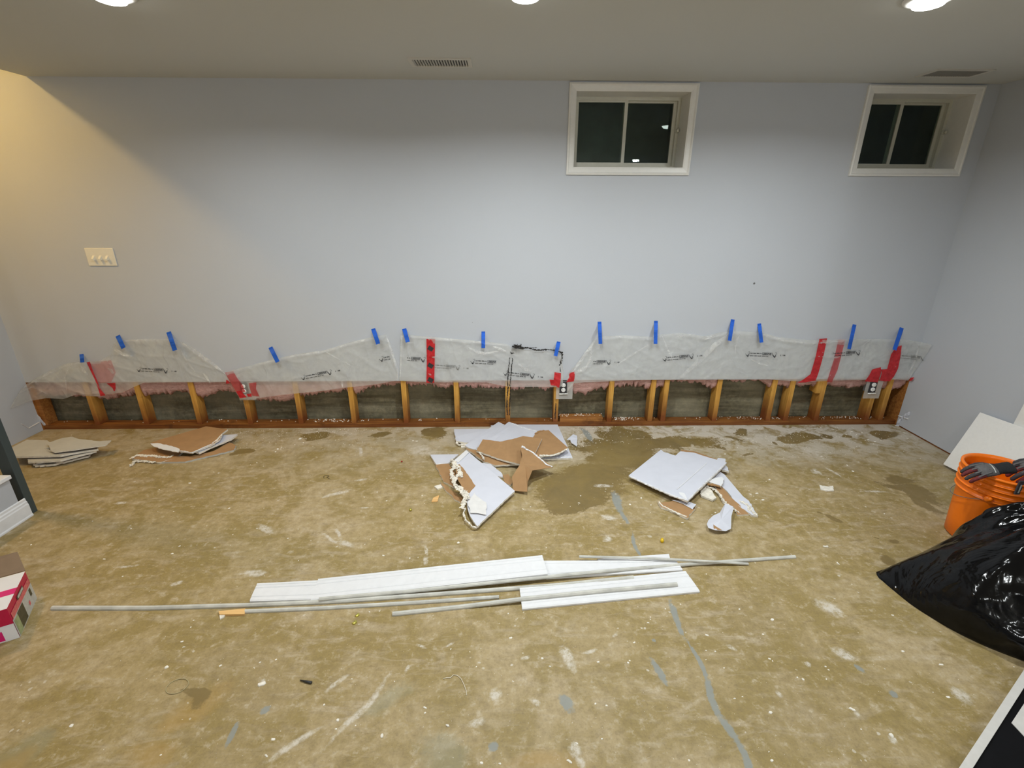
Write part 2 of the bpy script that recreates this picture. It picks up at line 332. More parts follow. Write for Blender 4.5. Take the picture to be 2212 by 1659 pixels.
def boxes(name, bl, mat, parent=None, bevel=0):
    V, Fc = [], []
    for b in bl:
        v, f = boxg(*b); n = len(V); V += v; Fc += [tuple(i+n for i in q) for q in f]
    return obj(name, V, Fc, mat, parent, bevel=bevel)
def localise(root):            # children were built in world coordinates: keep them there although the root stands elsewhere
    for ch in root.children:
        if ch.type == 'MESH' and not ch.get('_l'):
            ch.data.transform(Matrix.Translation(-root.location)); ch['_l'] = 1
            for g in ch.children:
                if g.type == 'MESH': g.data.transform(Matrix.Translation(-root.location))
    for ch in root.children:
        if '_l' in ch: del ch['_l']
def rebase(o):                 # origin of a single-mesh thing to its own middle bottom
    vs = [v.co for v in o.data.vertices]; c = Vector((sum(v.x for v in vs)/len(vs), sum(v.y for v in vs)/len(vs), min(v.z for v in vs)))
    o.data.transform(Matrix.Translation(-c)); o.location = c; return o
def lathe(name, prof, center, mat, parent=None, n=48, smooth=True, axis=Vector((0, 0, 1))):
    V, Fc = [], []
    q = Vector((0, 0, 1)).rotation_difference(axis)
    for r, z in prof:
        for k in range(n):
            a = 2*math.pi*k/n; V.append(Vector(center)+q @ Vector((r*math.cos(a), r*math.sin(a), z)))
    for i in range(len(prof)-1):
        for k in range(n):
            Fc.append((i*n+k, i*n+(k+1) % n, (i+1)*n+(k+1) % n, (i+1)*n+k))
    if prof[0][0] > 1e-4: Fc.append(tuple(range(n)))
    if prof[-1][0] > 1e-4: Fc.append(tuple((len(prof)-1)*n+k for k in range(n)))
    return obj(name, V, Fc, mat, parent, smooth=smooth)
def tube(name, pts, r, mat, parent=None, n=8, closed=False):
    V, Fc = [], []; pts = [Vector(p) for p in pts]; N = len(pts)
    for i, p in enumerate(pts):
        a = pts[(i-1) % N] if (i or closed) else p; b = pts[(i+1) % N] if (i < N-1 or closed) else p
        d = (b-a).normalized(); s = d.orthogonal() if abs(d.z) > .95 else d.cross(Z); s.normalize(); u = s.cross(d)
        rr = r[i] if isinstance(r, (list, tuple)) else r
        for k in range(n):
            t = 2*math.pi*k/n; V.append(p+s*rr*math.cos(t)+u*rr*math.sin(t))
    for i in range(N if closed else N-1):
        j = (i+1) % N
        for k in range(n): Fc.append((i*n+k, i*n+(k+1) % n, j*n+(k+1) % n, j*n+k))
    if not closed: Fc += [tuple(range(n)), tuple((N-1)*n+k for k in range(n))]
    return obj(name, V, Fc, mat, parent, smooth=True)
def ragged(pts, amp, step, flags=None):
    """subdivide a closed outline and jitter the edges flagged True"""
    out = []; n = len(pts)
    for i in range(n):
        a, b = Vector(pts[i]), Vector(pts[(i+1) % n]); out.append(a)
        if flags is None or flags[i]:
            k = max(1, int((b-a).length/step))
            nrm = (b-a).cross(Z).normalized()
            for q in range(1, k): out.append(a.lerp(b, q/k)+nrm*R.uniform(-amp, amp)+(b-a).normalized()*R.uniform(-.3, .3)*step)
    return out
def slab(name, top, th, mtop, mside, mbot, parent=None, lip=0):
    """plate with an n-gon top outline (3-D points), thickness th downwards"""
    n = len(top); V = [Vector(p) for p in top]+[Vector(p)-Z*th for p in top]
    Fc = [tuple(range(n)), tuple(range(2*n-1, n-1, -1))]+[(i, (i+1) % n, n+(i+1) % n, n+i) for i in range(n)]
    me = bpy.data.meshes.new(name); me.from_pydata([tuple(v) for v in V], [], Fc)
    for q in (mtop, mside, mbot): me.materials.append(q)
    for p in me.polygons: p.material_index = 0 if p.index == 0 else 2 if p.index == 1 else 1
    bm = bmesh.new(); bm.from_mesh(me); bmesh.ops.recalc_face_normals(bm, faces=bm.faces)
    bmesh.ops.triangulate(bm, faces=[f for f in bm.faces if len(f.verts) > 4]); bm.to_mesh(me); bm.free()
    return lk(bpy.data.objects.new(name, me), parent)
def strip_blob(name, pts, wid, th, mat, parent=None, seed=0):
    """a crumbly ribbon (torn gypsum) following a 3-D polyline"""
    V, Fc = [], []; rr = random.Random(seed)
    if wid >= .009 and mat is M['gypsum']:
        P = [Vector(p) for p in pts]
        for a, b in zip(P, P[1:]):
            k = max(3, int((b-a).length/.0040)); d = (b-a).normalized(); s = d.cross(Z).normalized()
            for q in range(k):
                c = a.lerp(b, q/k)+s*rr.uniform(-.8, .8)*wid+Z*rr.uniform(-.3, .2)*th; rx, ry, rz = wid*rr.uniform(.3, 1.15), wid*rr.uniform(.25, .75), th*rr.uniform(.2, .75); an = rr.uniform(0, 3.1); n0 = len(V)
                for i in range(1, 4):
                    for j in range(7):
                        t = i*math.pi/4; u = 2*math.pi*j/7+i*.4; g = rr.uniform(.6, 1.3); x, y = math.sin(t)*math.cos(u)*rx*g, math.sin(t)*math.sin(u)*ry*g
                        V.append(c+Vector((x*math.cos(an)-y*math.sin(an), x*math.sin(an)+y*math.cos(an), math.cos(t)*rz*g)))
                V += [c+Z*rz, c-Z*rz]
                for j in range(7):
                    j2 = (j+1) % 7; Fc += [(n0+j, n0+j2, n0+21), (n0+7+j, n0+7+j2, n0+j2, n0+j), (n0+14+j, n0+14+j2, n0+7+j2, n0+7+j), (n0+22, n0+14+j2, n0+14+j)]
        return obj(name, V, Fc, mat, parent)
    P = [Vector(p) for p in pts]; Q = []
    for i in range(len(P)-1):
        k = max(2, int((P[i+1]-P[i]).length/.008))
        for q in range(k): Q.append(P[i].lerp(P[i+1], q/k))
    Q.append(P[-1]); n = 8
    for i, p in enumerate(Q):
        a, b = Q[max(0, i-1)], Q[min(len(Q)-1, i+1)]; d = (b-a).normalized(); s = d.cross(Z).normalized()
        ww = wid*rr.uniform(.45, 1.35)*(1 if 0 < i < len(Q)-1 else .35); tt = th*rr.uniform(.6, 1.2)
        off = s*rr.uniform(-.3, .3)*wid
        for k in range(n):
            t = 2*math.pi*k/n; V.append(p+off+s*ww*math.cos(t)*rr.uniform(.7, 1.2)+Z*(tt*math.sin(t)*rr.uniform(.6, 1.2)))
    for i in range(len(Q)-1):
        for k in range(n): Fc.append((i*n+k, i*n+(k+1) % n, (i+1)*n+(k+1) % n, (i+1)*n+k))
    Fc += [tuple(range(n)), tuple((len(Q)-1)*n+k for k in range(n))]
    return obj(name, V, Fc, mat, parent)
def interp(poly, x):
    if x <= poly[0][0]: return poly[0][1]
    for (a, b), (c, d) in zip(poly, poly[1:]):
        if x <= c: return b+(d-b)*(x-a)/max(c-a, 1e-6)
    return poly[-1][1]

# ================================================================== SETTING
ZC = .402                                   # height where the drywall was cut
TH = .0127; YS = D+TH                       # stud faces
YC = YS+.13                                 # foundation face
def build_floor():
    import numpy as np
    x0, x1, y0, y1, st = -3.9, 3.5, .55, YC+.2, .009
    nx, ny = int((x1-x0)/st), int((y1-y0)/st)
    gx, gy = np.linspace(x0, x1, nx+1), np.linspace(y0, y1, ny+1); X, Y = np.meshgrid(gx, gy); X = X.ravel(); Y = Y.ravel(); n = len(X)
    co = np.zeros((n+8, 3), np.float32); co[:n, 0] = X; co[:n, 1] = Y
    co[n:] = [(-5, -4.6, 0), (4.4, -4.6, 0), (4.4, y0, 0), (-5, y0, 0), (-5, -4.6, -.1), (4.4, -4.6, -.1), (4.4, y1, -.1), (-5, y1, -.1)]
    i, j = np.meshgrid(np.arange(nx), np.arange(ny)); v = (j*(nx+1)+i).ravel()
    q = np.stack([v, v+1, v+nx+2, v+nx+1], 1); extra = np.array([[n, n+1, n+2, n+3], [n+7, n+6, n+5, n+4]]); q = np.vstack([q, extra]).astype(np.int32)
    me = bpy.data.meshes.new('floor'); me.vertices.add(n+8); me.vertices.foreach_set('co', co.ravel())
    me.loops.add(q.size); me.loops.foreach_set('vertex_index', q.ravel()); me.polygons.add(len(q)); me.polygons.foreach_set('loop_start', np.arange(0, q.size, 4)); me.update(calc_edges=True)
    me.materials.append(M['floor'])
    for nm, (lst, wob) in FIELDS.items():
        f = np.full(n+8, 9.0, np.float32)
        wx = X+wob*(.5*np.sin(X*9+Y*4)+.35*np.sin(Y*21-X*7+1)+.25*np.sin(X*33+Y*17)); wy = Y+wob*(.5*np.sin(Y*11-X*5+2)+.35*np.sin(X*19+Y*9)+.25*np.sin(Y*37-X*13))
        for a, b, wd in lst:
            A, B = fl(*a), fl(*b); c = (A+B)/2; L = max((B-A).length/2*1.12, wd); th = math.atan2(B.y-A.y, B.x-A.x)
            dx, dy = wx-c.x, wy-c.y; u = (dx*math.cos(th)+dy*math.sin(th))/L; w_ = (-dx*math.sin(th)+dy*math.cos(th))/max(wd, .009)
            f[:n] = np.minimum(f[:n], np.sqrt(u*u+w_*w_))
        at = me.attributes.new(nm, 'FLOAT', 'POINT'); at.data.foreach_set('value', f)
    return lk(bpy.data.objects.new('floor', me))
struct(build_floor())
XB = -2.93                                  # edge of the low ceiling, stair opening to its left
struct(box('ceiling', (XB, XR+.1, -4.6, YC+.2, H, H+.5), M['ceiling']))
struct(box('ceiling_stair', (XL-.1, XB, -4.6, YC+.2, 2.90, 3.0), M['ceiling']))
# windows: x0, x1, z0, z1 outer edge of casing
WZ0, WZ1 = 1.866, 2.40
WINS = [(.431, 1.2565), (2.345, 3.107)]
def wall_with_holes(name, holes, y0, y1, x0, x1, z0, z1, mat):
    xs = sorted({x0, x1, *[h[0] for h in holes], *[h[1] for h in holes]}); zs = sorted({z0, z1, *[h[2] for h in holes], *[h[3] for h in holes]})
    bl = []
    for a, b in zip(xs, xs[1:]):
        for c_, d_ in zip(zs, zs[1:]):
            cx, cz = (a+b)/2, (c_+d_)/2
            if any(h[0] < cx < h[1] and h[2] < cz < h[3] for h in holes): continue
            bl.append((a, b, y0, y1, c_, d_))
    return boxes(name, bl, mat)
holes = [(a+.045, b-.045, WZ0+.045, WZ1-.045) for a, b in WINS]
# lower edge of the drywall, slightly wavy saw cut: one sheet with holes, thin gypsum edge below
wb = wall_with_holes('wall_back', holes, D, YS, XL, XR, ZC, 2.95, M['wall']); struct(wb)
be = box('gypsum_edge', (XL, XR, D+.0015, YS-.001, ZC-.0015, ZC+.0005), M['gypsum'], wb)
struct(box('wall_foundation', (XL-.1, XR+.1, YC, YC+.15, 0, 1.80), M['concrete']))
# corner sides of the framing cavity
wl_ = wall_with_holes('wall_left', [], -4.6, D-.0, XL-.1, XL, 0, 2.95, M['wall']); struct(wl_)
wlc = box('stud_cavity_side', (XL-.1, XL, D, YC, 0, 2.95), M['blockwood'], wl_)
wr = box('wall_right', (XR, XR+.1, -4.6, D, .012, 2.95), M['wall']); struct(wr)
box('stud_cavity_side', (XR, XR+.1, D, YC, 0, 2.95), M['blockwood'], wr)
box('sill_gap', (XR+.004, XR+.1, -4.6, D, 0, .012), M['plate'], wr)
struct(box('wall_shade_stub', (1.9, XR, -2.11, -2.0, 0, H), M['wall'])).name = 'wall_rear_occluder'  # unseen partition added to cast the shadow edge on the back wall
struct(box('wall_rear', (XL-.1, XR+.1, -4.7, -4.6, 0, 2.95), M['wall']))
# crack lines and torn paint at the foot of the side walls
def crumb(name, pts, mat, wid, th, parent, seed): return strip_blob(name, pts, wid, th, mat, parent, seed)
crumb('torn_paint', [sx(1966, 893, XR-.003), sx(1952, 900, XR-.003), sx(1940, 915, XR-.004), sx(1937, 925, XR-.006)], M['lilac'], .012, .02, wr, 3)
crumb('torn_paint', [sx(1940, 898, XR-.003), sx(1962, 905, XR-.003)], M['trim'], .006, .006, wr, 4)
crumb('torn_paint', [sx(82, 900, XL+.003), sx(96, 920, XL+.003), sx(100, 928, XL+.004)], M['lilac'], .012, .02, wl_, 5)
crumb('torn_paint', [sx(45, 915, XL+.003), sx(62, 925, XL+.003), sx(85, 912, XL+.003)], M['trim'], .004, .004, wl_, 6)

def window(n, x0, x1, latch_both):
    z0, z1 = WZ0, WZ1; cw = .047; dep = .215
    r = lk(bpy.data.objects.new('window_%d' % n, None)); struct(r); r.location = ((x0+x1)/2, D, z0); bpy.context.view_layer.update()
    ix0, ix1, iz0, iz1 = x0+cw, x1-cw, z0+cw, z1-cw
    t = .014
    # mitred casing with a raised outer bead
    def mitre(a, b, c_, d_, y0, y1):
        V = []
        for yy in (y0, y1): V += [(a, yy, c_), (b, yy, c_), (b, yy, d_), (a, yy, d_)]
        return V
    V = []; Fc = []
    prof = [(0, 0), (0, t), (.010, t+.003), (.016, t-.002), (cw-.010, t-.005), (cw, t-.008), (cw, 0)]
    for s, yy in prof:
        V += [(x0+s, D-yy, z0+s), (x1-s, D-yy, z0+s), (x1-s, D-yy, z1-s), (x0+s, D-yy, z1-s)]
    for i in range(len(prof)-1):
        for k in range(4): Fc.append((i*4+k, i*4+(k+1) % 4, (i+1)*4+(k+1) % 4, (i+1)*4+k))
    obj('casing', V, Fc, M['casing'], r)
    # jamb liner
    j = .012
    boxes('jamb_liner', [(ix0-j, ix0, D, D+dep, iz0-j, iz1+j), (ix1, ix1+j, D, D+dep, iz0-j, iz1+j), (ix0, ix1, D, D+dep, iz0-j, iz0), (ix0, ix1, D, D+dep, iz1, iz1+j)], M['casing'], r)
    yf = D+dep-.055; s = .020
    boxes('window_frame', [(ix0, ix0+s, yf, D+dep, iz0, iz1), (ix1-s, ix1, yf, D+dep, iz0, iz1), (ix0+s, ix1-s, yf, D+dep, iz0, iz0+s), (ix0+s, ix1-s, yf, D+dep, iz1-s, iz1)], M['vinyl'], r)
    xm = (ix0+ix1)/2-.003
    def sash(a, b, y):
        q = .022
        fo = boxes('sash', [(a, a+q, y, y+.02, iz0+s, iz1-s), (b-q, b, y, y+.02, iz0+s, iz1-s), (a+q, b-q, y, y+.02, iz0+s, iz0+s+q), (a+q, b-q, y, y+.02, iz1-s-q*.5, iz1-s)], M['vinyl'], r)
        box('pane', (a+q, b-q, y+.008, y+.012, iz0+s+q, iz1-s-q*.5), M['glass'], fo)
    sash(ix0+s, xm+.011, yf+.004); sash(xm-.011, ix1-s, yf+.027)
    for lx in ((ix0+.010, ix1-.012) if latch_both else (ix1-.012,)):
        lathe('latch', [(.004, 0), (.014, .002), (.014, .010), (.009, .014), (.009, .024), (.012, .026), (.010, .034)], (lx, yf, iz0+.24), M['vinyl'], r, 16, axis=Vector((0, -1, 0)))
    localise(r)
    # dark well outside
    wv = boxes('window_well_%d' % n, [(x0-.15, x1+.15, D+.95, D+.97, z0-.3, 3.0), (x0-.17, x0-.15, D+dep+.02, D+.97, z0-.3, 3.0), (x1+.15, x1+.17, D+dep+.02, D+.97, z0-.3, 3.0),
                    (x0-.15, x1+.15, D+dep+.02, D+.97, z0-.32, z0-.3)], M['steelwell'])
    wv.name = 'trim_%d' % (n+10); struct(wv)
    return r
window(1, *WINS[0], True); window(2, *WINS[1], False)
o = rebase(box('lit_box', (2.53, 2.585, D+.45, D+.50, WZ0-.3, WZ0+.11), M['orangelit'], bevel=.004)); o.name = 'orange_lit_box'  # the orange light on this box is put into its colour
tag(o, 'small box tinted as if lit orange, standing in the dark well behind the right window', 'small box')

# light fixtures
for i, (x, y) in enumerate(FRONT+BACK):
    if i < 3:
        lab = ['recessed ceiling light above the left part of the room', 'recessed ceiling light in the middle, just before the vent', 'recessed ceiling light above the right part, nearest the right window'][i]
    else: lab = ['recessed ceiling light of the rear row, left one', 'recessed ceiling light of the rear row, middle one', 'recessed ceiling light of the rear row, right one'][i-3]
    t_ = thing('recessed_light', lab, 'ceiling light', 'recessed ceiling lights', (x, y, H))
    lathe('trim_ring', [(.060, 0), (.085, 0), (.085, -.006), (.078, -.011), (.062, -.013), (.060, 0)], (x, y, H), M['casing'], t_, 40)
    lathe('lens', [(.0005, -.033), (.030, -.032), (.050, -.026), (.059, -.014), (.0605, -.002)], (x, y, H), M['lens' if i < 3 else 'rearlens'], t_, 40)
    localise(t_)
t_ = thing('added_bulb', 'unseen bulb added behind the camera to light the back wall', 'light bulb', None, (1.73, -3.9, H))  # unseen fixture added to go with the light behind the camera
tube('cord', [(1.73, -3.9, H), (1.73, -3.9, 2.04)], .003, M['darkplastic'], t_, 8)
lathe('bulb', [(.012, .10), (.013, .07), (.028, .035), (.030, .02), (.022, -.002), (.001, -.008)], (1.73, -3.9, 1.975-.04), M['warmlens'], t_, 20)
localise(t_)
t_ = thing('stair_lamp', 'warm round ceiling lamp above the stair opening', 'ceiling light', None, (STAIR_LAMP[0], STAIR_LAMP[1], 2.90))
lathe('lamp_base', [(.13, 0), (.13, -.025), (.11, -.04)], (STAIR_LAMP[0], STAIR_LAMP[1], 2.90), M['casing'], t_, 32)
lathe('lamp_shade', [(.0005, -.072), (.06, -.069), (.10, -.055), (.11, -.04)], (STAIR_LAMP[0], STAIR_LAMP[1], 2.90), M['warmlens'], t_, 32)
localise(t_)

# ceiling vents
def vent(cx, cy, L, Wd, label, n=20):
    t_ = thing('ceiling_vent', label, 'air vent', 'ceiling air vents', (cx, cy, H))
    b = .022; x0, x1, y0, y1 = cx-L/2, cx+L/2, cy-Wd/2, cy+Wd/2
    boxes('frame', [(x0, x1, y0, y0+b, H-.006, H), (x0, x1, y1-b, y1, H-.006, H), (x0, x0+b, y0+b, y1-b, H-.006, H), (x1-b, x1, y0+b, y1-b, H-.006, H)], M['ventwhite'], t_)
    box('duct_shade', (x0+b, x1-b, y0+b, y1-b, H-.001, H-.0002), M['ventdark'], t_)  # flat dark plate standing in for the shade between the slats
    for i in range(n):
        xx = x0+b+(x1-x0-2*b)*(i+.5)/n; s = .0016
        v = [(xx-s-.003, y0+b, H-.008), (xx-s-.001, y0+b, H-.008), (xx+s, y0+b, H-.001), (xx+s-.002, y0+b, H-.001)]
        v += [(a, y1-b, c_) for a, _, c_ in v]
        obj('slat', v, [(0, 1, 2, 3), (4, 7, 6, 5), (0, 4, 5, 1), (1, 5, 6, 2), (2, 6, 7, 3), (3, 7, 4, 0)], M['ventwhite'], t_)
    localise(t_)
ca = O+ray(952, 134)*((H-CAM_H)/ray(952, 134).z); vent(ca.x, ca.y, .34, .165, 'white slatted air vent in the ceiling left of the centre window', 20)
ca = O+ray(2062, 157)*((H-CAM_H)/ray(2062, 157).z); vent(ca.x, ca.y, .34, .165, 'white slatted air vent in the ceiling in front of the right window', 20)

# ================================================================== FRAMING
plate = rebase(obj('bottom_plate', *boxg(XL, XR, YS, YS+.089, 0, .038), M['plate'], bevel=.0015))
tag(plate, 'long red-brown damp bottom plate lying on the floor under the studs', 'lumber')
STUDS = [(207, 'stud beside the corner stud at the left wall'), (314, 'stud above the left end of the brown scrap pile'), (429, 'stud directly above the brown kraft scrap near the left'), (539, 'stud under the left outlet'),
         (649, 'stud right of the left outlet, under the sloping sheet bottom'), (764, 'stud where the pink insulation ends under the sloping sheet'), (877, 'stud below the split between the two plastic sheets, left of the red strip'),
         (988, 'thin-looking stud right of the vertical red tape strip'), (1097, 'stud with two long black sealant streaks'), (1200, 'stud with a short black drip, under the middle outlet'),
         (1316, 'stud at the right end of the short wood block'), (1404, 'left one of the close pair of studs right of the middle outlet'), (1432, 'right one of the close pair of studs, stained dark on its left side'),
         (1543, 'stud halfway between the close pair and the right-hand group'), (1659, 'leftmost stud of the right-hand group, with a pink tuft on top'), (1697, 'stud just right of the pink-topped one in the right-hand group'),
         (1763, 'stud below the faint red tape, with a short block nailed on'), (1872, 'stud behind the right outlet'), (1902, 'last stud before the right wall, dark stained foot')]
studs = {}
proto = None
for px, lab in STUDS:
    p = wl(px, 905, YS); x = p.x
    if proto is None:
        proto = obj('wall_stud', *boxg(-.019, .019, 0, .089, 0, .62), M['stud'], bevel=.0015); s = proto
    else:
        s = proto.copy(); C.objects.link(s)
    s.location = (x, YS, .038); studs[px] = s
    tag(s, 'wooden wall '+lab, 'stud', 'studs exposed below the cut drywall')
s = obj('wall_stud', *boxg(-.019, .019, 0, .089, 0, .62), M['blockwood'], bevel=.0015); s.location = (XL+.020, YS, .038)
tag(s, 'dark brown corner stud standing against the left wall', 'stud', 'studs exposed below the cut drywall')
# blocking board on the plate
a, b = wl(1206, 893, YS).x, wl(1303, 893, YS).x
tag(rebase(box('wood_block', (a+.016, b, YS+.004, YS+.080, .038, .076), M['blockwood'], bevel=.0015)), 'short brown wood block lying on the bottom plate below the middle outlet', 'wood block')
xb = studs[1763].location.x
tag(rebase(box('wood_block', (xb-.058, xb-.0195, YS+.001, YS+.085, .275, .46), M['stud'], bevel=.0015)), 'short upright wood block nailed to the stud under the faint red tape', 'wood block')
# black sealant on studs
def smear(parent, pts, wid, th, seed):
    o_ = strip_blob('sealant', pts, wid, th, M['black'], None, seed)
    o_.parent = parent; o_.matrix_parent_inverse = Matrix.Translation(-parent.location); return o_
def wpts(pp, off): return [wl(x, y, off) for x, y in pp]
def flat_smear(name, pp, off, wid, mat, parent, seed, world=True):
    """thin smear on the vertical plane y=off along pixels pp; wid in metres"""
    rr = random.Random(seed); P = [wl(x, y, off) for x, y in pp]; Q = []
    for a_, b_ in zip(P, P[1:]):
        k = max(2, int((b_-a_).length/.006))
        Q += [a_.lerp(b_, q/k) for q in range(k)]
    Q.append(P[-1]); V = []; Fc = []
    for i, p in enumerate(Q):
        a_, b_ = Q[max(0, i-1)], Q[min(len(Q)-1, i+1)]; d = (b_-a_).normalized(); s_ = Vector((d.z, 0, -d.x))
        l, r_ = wid*rr.uniform(.25, 1.25), wid*rr.uniform(.25, 1.25)
        V += [p-s_*l, p-s_*l*.6-Vector((0, .002, 0)), p+s_*r_*.6-Vector((0, .002, 0)), p+s_*r_]
    for i in range(len(Q)-1):
        for k in range(3): Fc.append((i*4+k, i*4+k+1, i*4+k+5, i*4+k+4))
    o_ = obj(name, V, Fc, mat)
    if parent is not None:
        o_.parent = parent; o_.data.transform(Matrix.Translation(-parent.location))
    return o_
flat_smear('sealant', [(1098, 835), (1096, 850), (1095, 862), (1095, 880), (1096, 896)], YS-.0005, .0055, M['black'], studs[1097], 1)
flat_smear('sealant', [(1103, 832), (1102, 850), (1101, 870), (1100, 897)], YS-.0005, .004, M['black'], studs[1097], 2)
flat_smear('sealant', [(1201, 871), (1200, 885), (1199, 905)], YS-.0005, .004, M['black'], studs[1200], 3)
for q in (studs[1097], studs[1200]): q.data = q.data.copy()

# ---- pink insulation, one batt per stud bay, ragged lower edge
sx_ = sorted([XL+.020]+[o_.location.x for o_ in studs.values()])
def batt(xa, xb_, zl, label, seed, lumpy=.012, front=.004):
    rr = random.Random(seed); nx, nz, ny = max(6, int((xb_-xa)/.010)), 9, 5
    y0, y1 = YS+front, YS+.085; V = []; Fc = []; ztop = .47
    low = [zl(xa+(xb_-xa)*i/nx)+rr.uniform(-1, 1)*lumpy*1.2 for i in range(nx+1)]
    ring = []
    # profile rings: for each x, a loop around front-bottom-back
    prof = [(0, 1), (0, .7), (0, .4), (0.02, .15), (.15, 0), (.5, -.05), (.85, .05), (1, .4), (1, 1)]
    for i in range(nx+1):
        x = xa+(xb_-xa)*i/nx
        for (u, v) in prof:
            z = low[i]+(ztop-low[i])*v; n_ = noise.noise(Vector((x*28, u*6+seed, z*28)))
            V.append((x, y0+(y1-y0)*u+(n_*lumpy*.5 if 0 < i < nx and v < 1 else 0), z+(n_*lumpy if v < .9 else 0)))
    m_ = len(prof)
    for i in range(nx):
        for k in range(m_-1): Fc.append((i*m_+k, i*m_+k+1, (i+1)*m_+k+1, (i+1)*m_+k))
        Fc.append((i*m_+m_-1, i*m_, (i+1)*m_, (i+1)*m_+m_-1))
    Fc += [tuple(range(m_)), tuple(nx*m_+k for k in range(m_))]
    o_ = obj('insulation_batt', V, Fc, M['wool'], smooth=True)
    return tag(rebase(o_), label, 'insulation', 'pink insulation between the studs')
LOW = [(60, 856), (140, 852), (200, 856), (215, 862), (285, 852), (296, 852), (340, 852), (400, 846), (420, 862), (470, 845), (500, 846), (545, 862), (590, 866), (625, 866), (640, 856), (700, 849), (745, 842), (768, 850), (800, 838),
       (855, 829), (885, 833), (915, 830), (960, 838), (985, 834), (1060, 838), (1090, 836), (1108, 842), (1150, 836), (1180, 842), (1215, 836), (1232, 846), (1262, 852), (1290, 843), (1322, 834), (1380, 832), (1402, 840), (1430, 836), (1445, 824), (1520, 828), (1540, 840),
       (1560, 822), (1650, 824), (1660, 835), (1690, 834), (1700, 838), (1750, 832), (1765, 836), (1790, 834), (1850, 838), (1870, 832), (1935, 842), (1960, 830)]
LOWW = [(wl(x, y, YS+.01).x, wl(x, y, YS+.01).z) for x, y in LOW]
names = ['pink insulation tuft in the first stud bay at the left wall', 'pink insulation behind the loose film in the second bay from the left', 'pink insulation hanging ragged in the third bay from the left',
         'pink insulation in the bay left of the left outlet', 'pink insulation in the bay right of the left outlet, behind red film', 'pink insulation behind the sloping sheet bottom, second bay right of the left outlet',
         'thinning pink insulation in the third bay right of the left outlet', 'thin pink strip in the bay ending at the split between sheets', 'pink insulation in the bay below the long red tape strip',
         'pink insulation in the bay left of the black-streaked stud', 'pink insulation in the bay between the black-streaked stud and the middle outlet', 'thick bright pink insulation bulging right of the middle outlet',
         'pink insulation in the bay left of the close pair of studs', 'pink wisp between the close pair of studs', 'thin pink edge in the bay right of the close pair of studs', 'barely visible pink edge in the wide bay left of the right-hand studs',
         'pink tuft between the first two studs of the right-hand group', 'pink tuft in the third bay from the right outlet, over the red tape end', 'pink insulation in the bay left of the right outlet', 'pink insulation between the last two studs', 'dull pink insulation in the last bay at the right wall']
edges = sx_+[XR]
for i, (xa, xb_) in enumerate(zip(edges, edges[1:])):
    a_ = xa+.0195; b_ = xb_-(.0195 if i < len(edges)-2 else .002)
    thick = i == 11
    batt(a_+.001, b_-.001, lambda x: interp(LOWW, x), names[min(i, len(names)-1)], i+20, .013 if not thick else .02, .012 if not thick else -.006+.014)

# ================================================================== PLASTIC SHEETS
def wr_off(x, z, s):
    v = Vector((x*3.1+s, z*3.1, s*1.7))
    return .009*(1+noise.noise(v))+.006*(1-abs(noise.noise(Vector((x*5+z*6, z*5-x*2, s)))))**8+.003*(1-abs(noise.noise(Vector((x*9-z*7, z*6, s+4)))))**8+.001*noise.noise(Vector((x*40, z*40, s)))
def on_wall(px, py, off=.0, s=0.0, lift=0.0):
    p = wl(px, py, D-.01); o_ = wr_off(p.x, p.z, s)+off
    if p.z < ZC+.01: pass
    q = wl(px, py, D-.004-o_-lift)
    if q.x > XR-.006-o_: q = sx(px, py, XR-.006-o_-lift)
    if q.x < XL+.006+o_: q = sx(px, py, XL+.006+o_+lift)
    return q
def sheet(label, top, bot, s, xs=None, skew=None, off=0.0):
    """translucent sheet between a top and a bottom edge given as pixel polylines parametrised 0..1"""
    r = None
    N = max(60, int((top[-1][0]-top[0][0])/3)); Mr = 36
    def along(poly, t):
        L = [0]
        for a_, b_ in zip(poly, poly[1:]): L.append(L[-1]+math.hypot(b_[0]-a_[0], b_[1]-a_[1]))
        d = t*L[-1]
        for i in range(len(poly)-1):
            if d <= L[i+1] or i == len(poly)-2:
                u = (d-L[i])/max(L[i+1]-L[i], 1e-6); return poly[i][0]+(poly[i+1][0]-poly[i][0])*u, poly[i][1]+(poly[i+1][1]-poly[i][1])*u
    V = []
    for i in range(N+1):
        x0, y0 = along(top, i/N); x1, y1 = along(bot, i/N)
        for k in range(Mr+1):
            u = k/Mr; V.append(on_wall(x0+(x1-x0)*u, y0+(y1-y0)*u, off+(.012*max(0, 1-u*6)*(.5+noise.noise(Vector((i*.13, s, 0)))) if u < .17 else 0), s))
    Fc = [(i*(Mr+1)+k, i*(Mr+1)+k+1, (i+1)*(Mr+1)+k+1, (i+1)*(Mr+1)+k) for i in range(N) for k in range(Mr)]
    o_ = obj('plastic_sheet', V, Fc, M['plastic'], smooth=True)
    return tag(o_, label, 'plastic sheet', 'clear plastic vapour barrier sheets folded up over the wall')
shA = sheet('crumpled clear plastic sheet bunched in the left corner', [(28, 868), (45, 842), (58, 829), (106, 801), (142, 786), (172, 781), (192, 798), (208, 827), (224, 850)],
            [(22, 884), (66, 866), (100, 860), (137, 862), (165, 852), (190, 856), (210, 856), (224, 857)], 1.3, off=.012)
shB = sheet('clear plastic sheet with a pointed right end, left of the left outlet', [(186, 782), (215, 780), (240, 766), (246, 741), (262, 734), (330, 734), (380, 733), (402, 746), (440, 776), (488, 809), (500, 822)],
            [(205, 856), (228, 852), (265, 848), (285, 838), (310, 827), (360, 826), (410, 826), (445, 826), (460, 826), (490, 825), (500, 825)], 4.1)
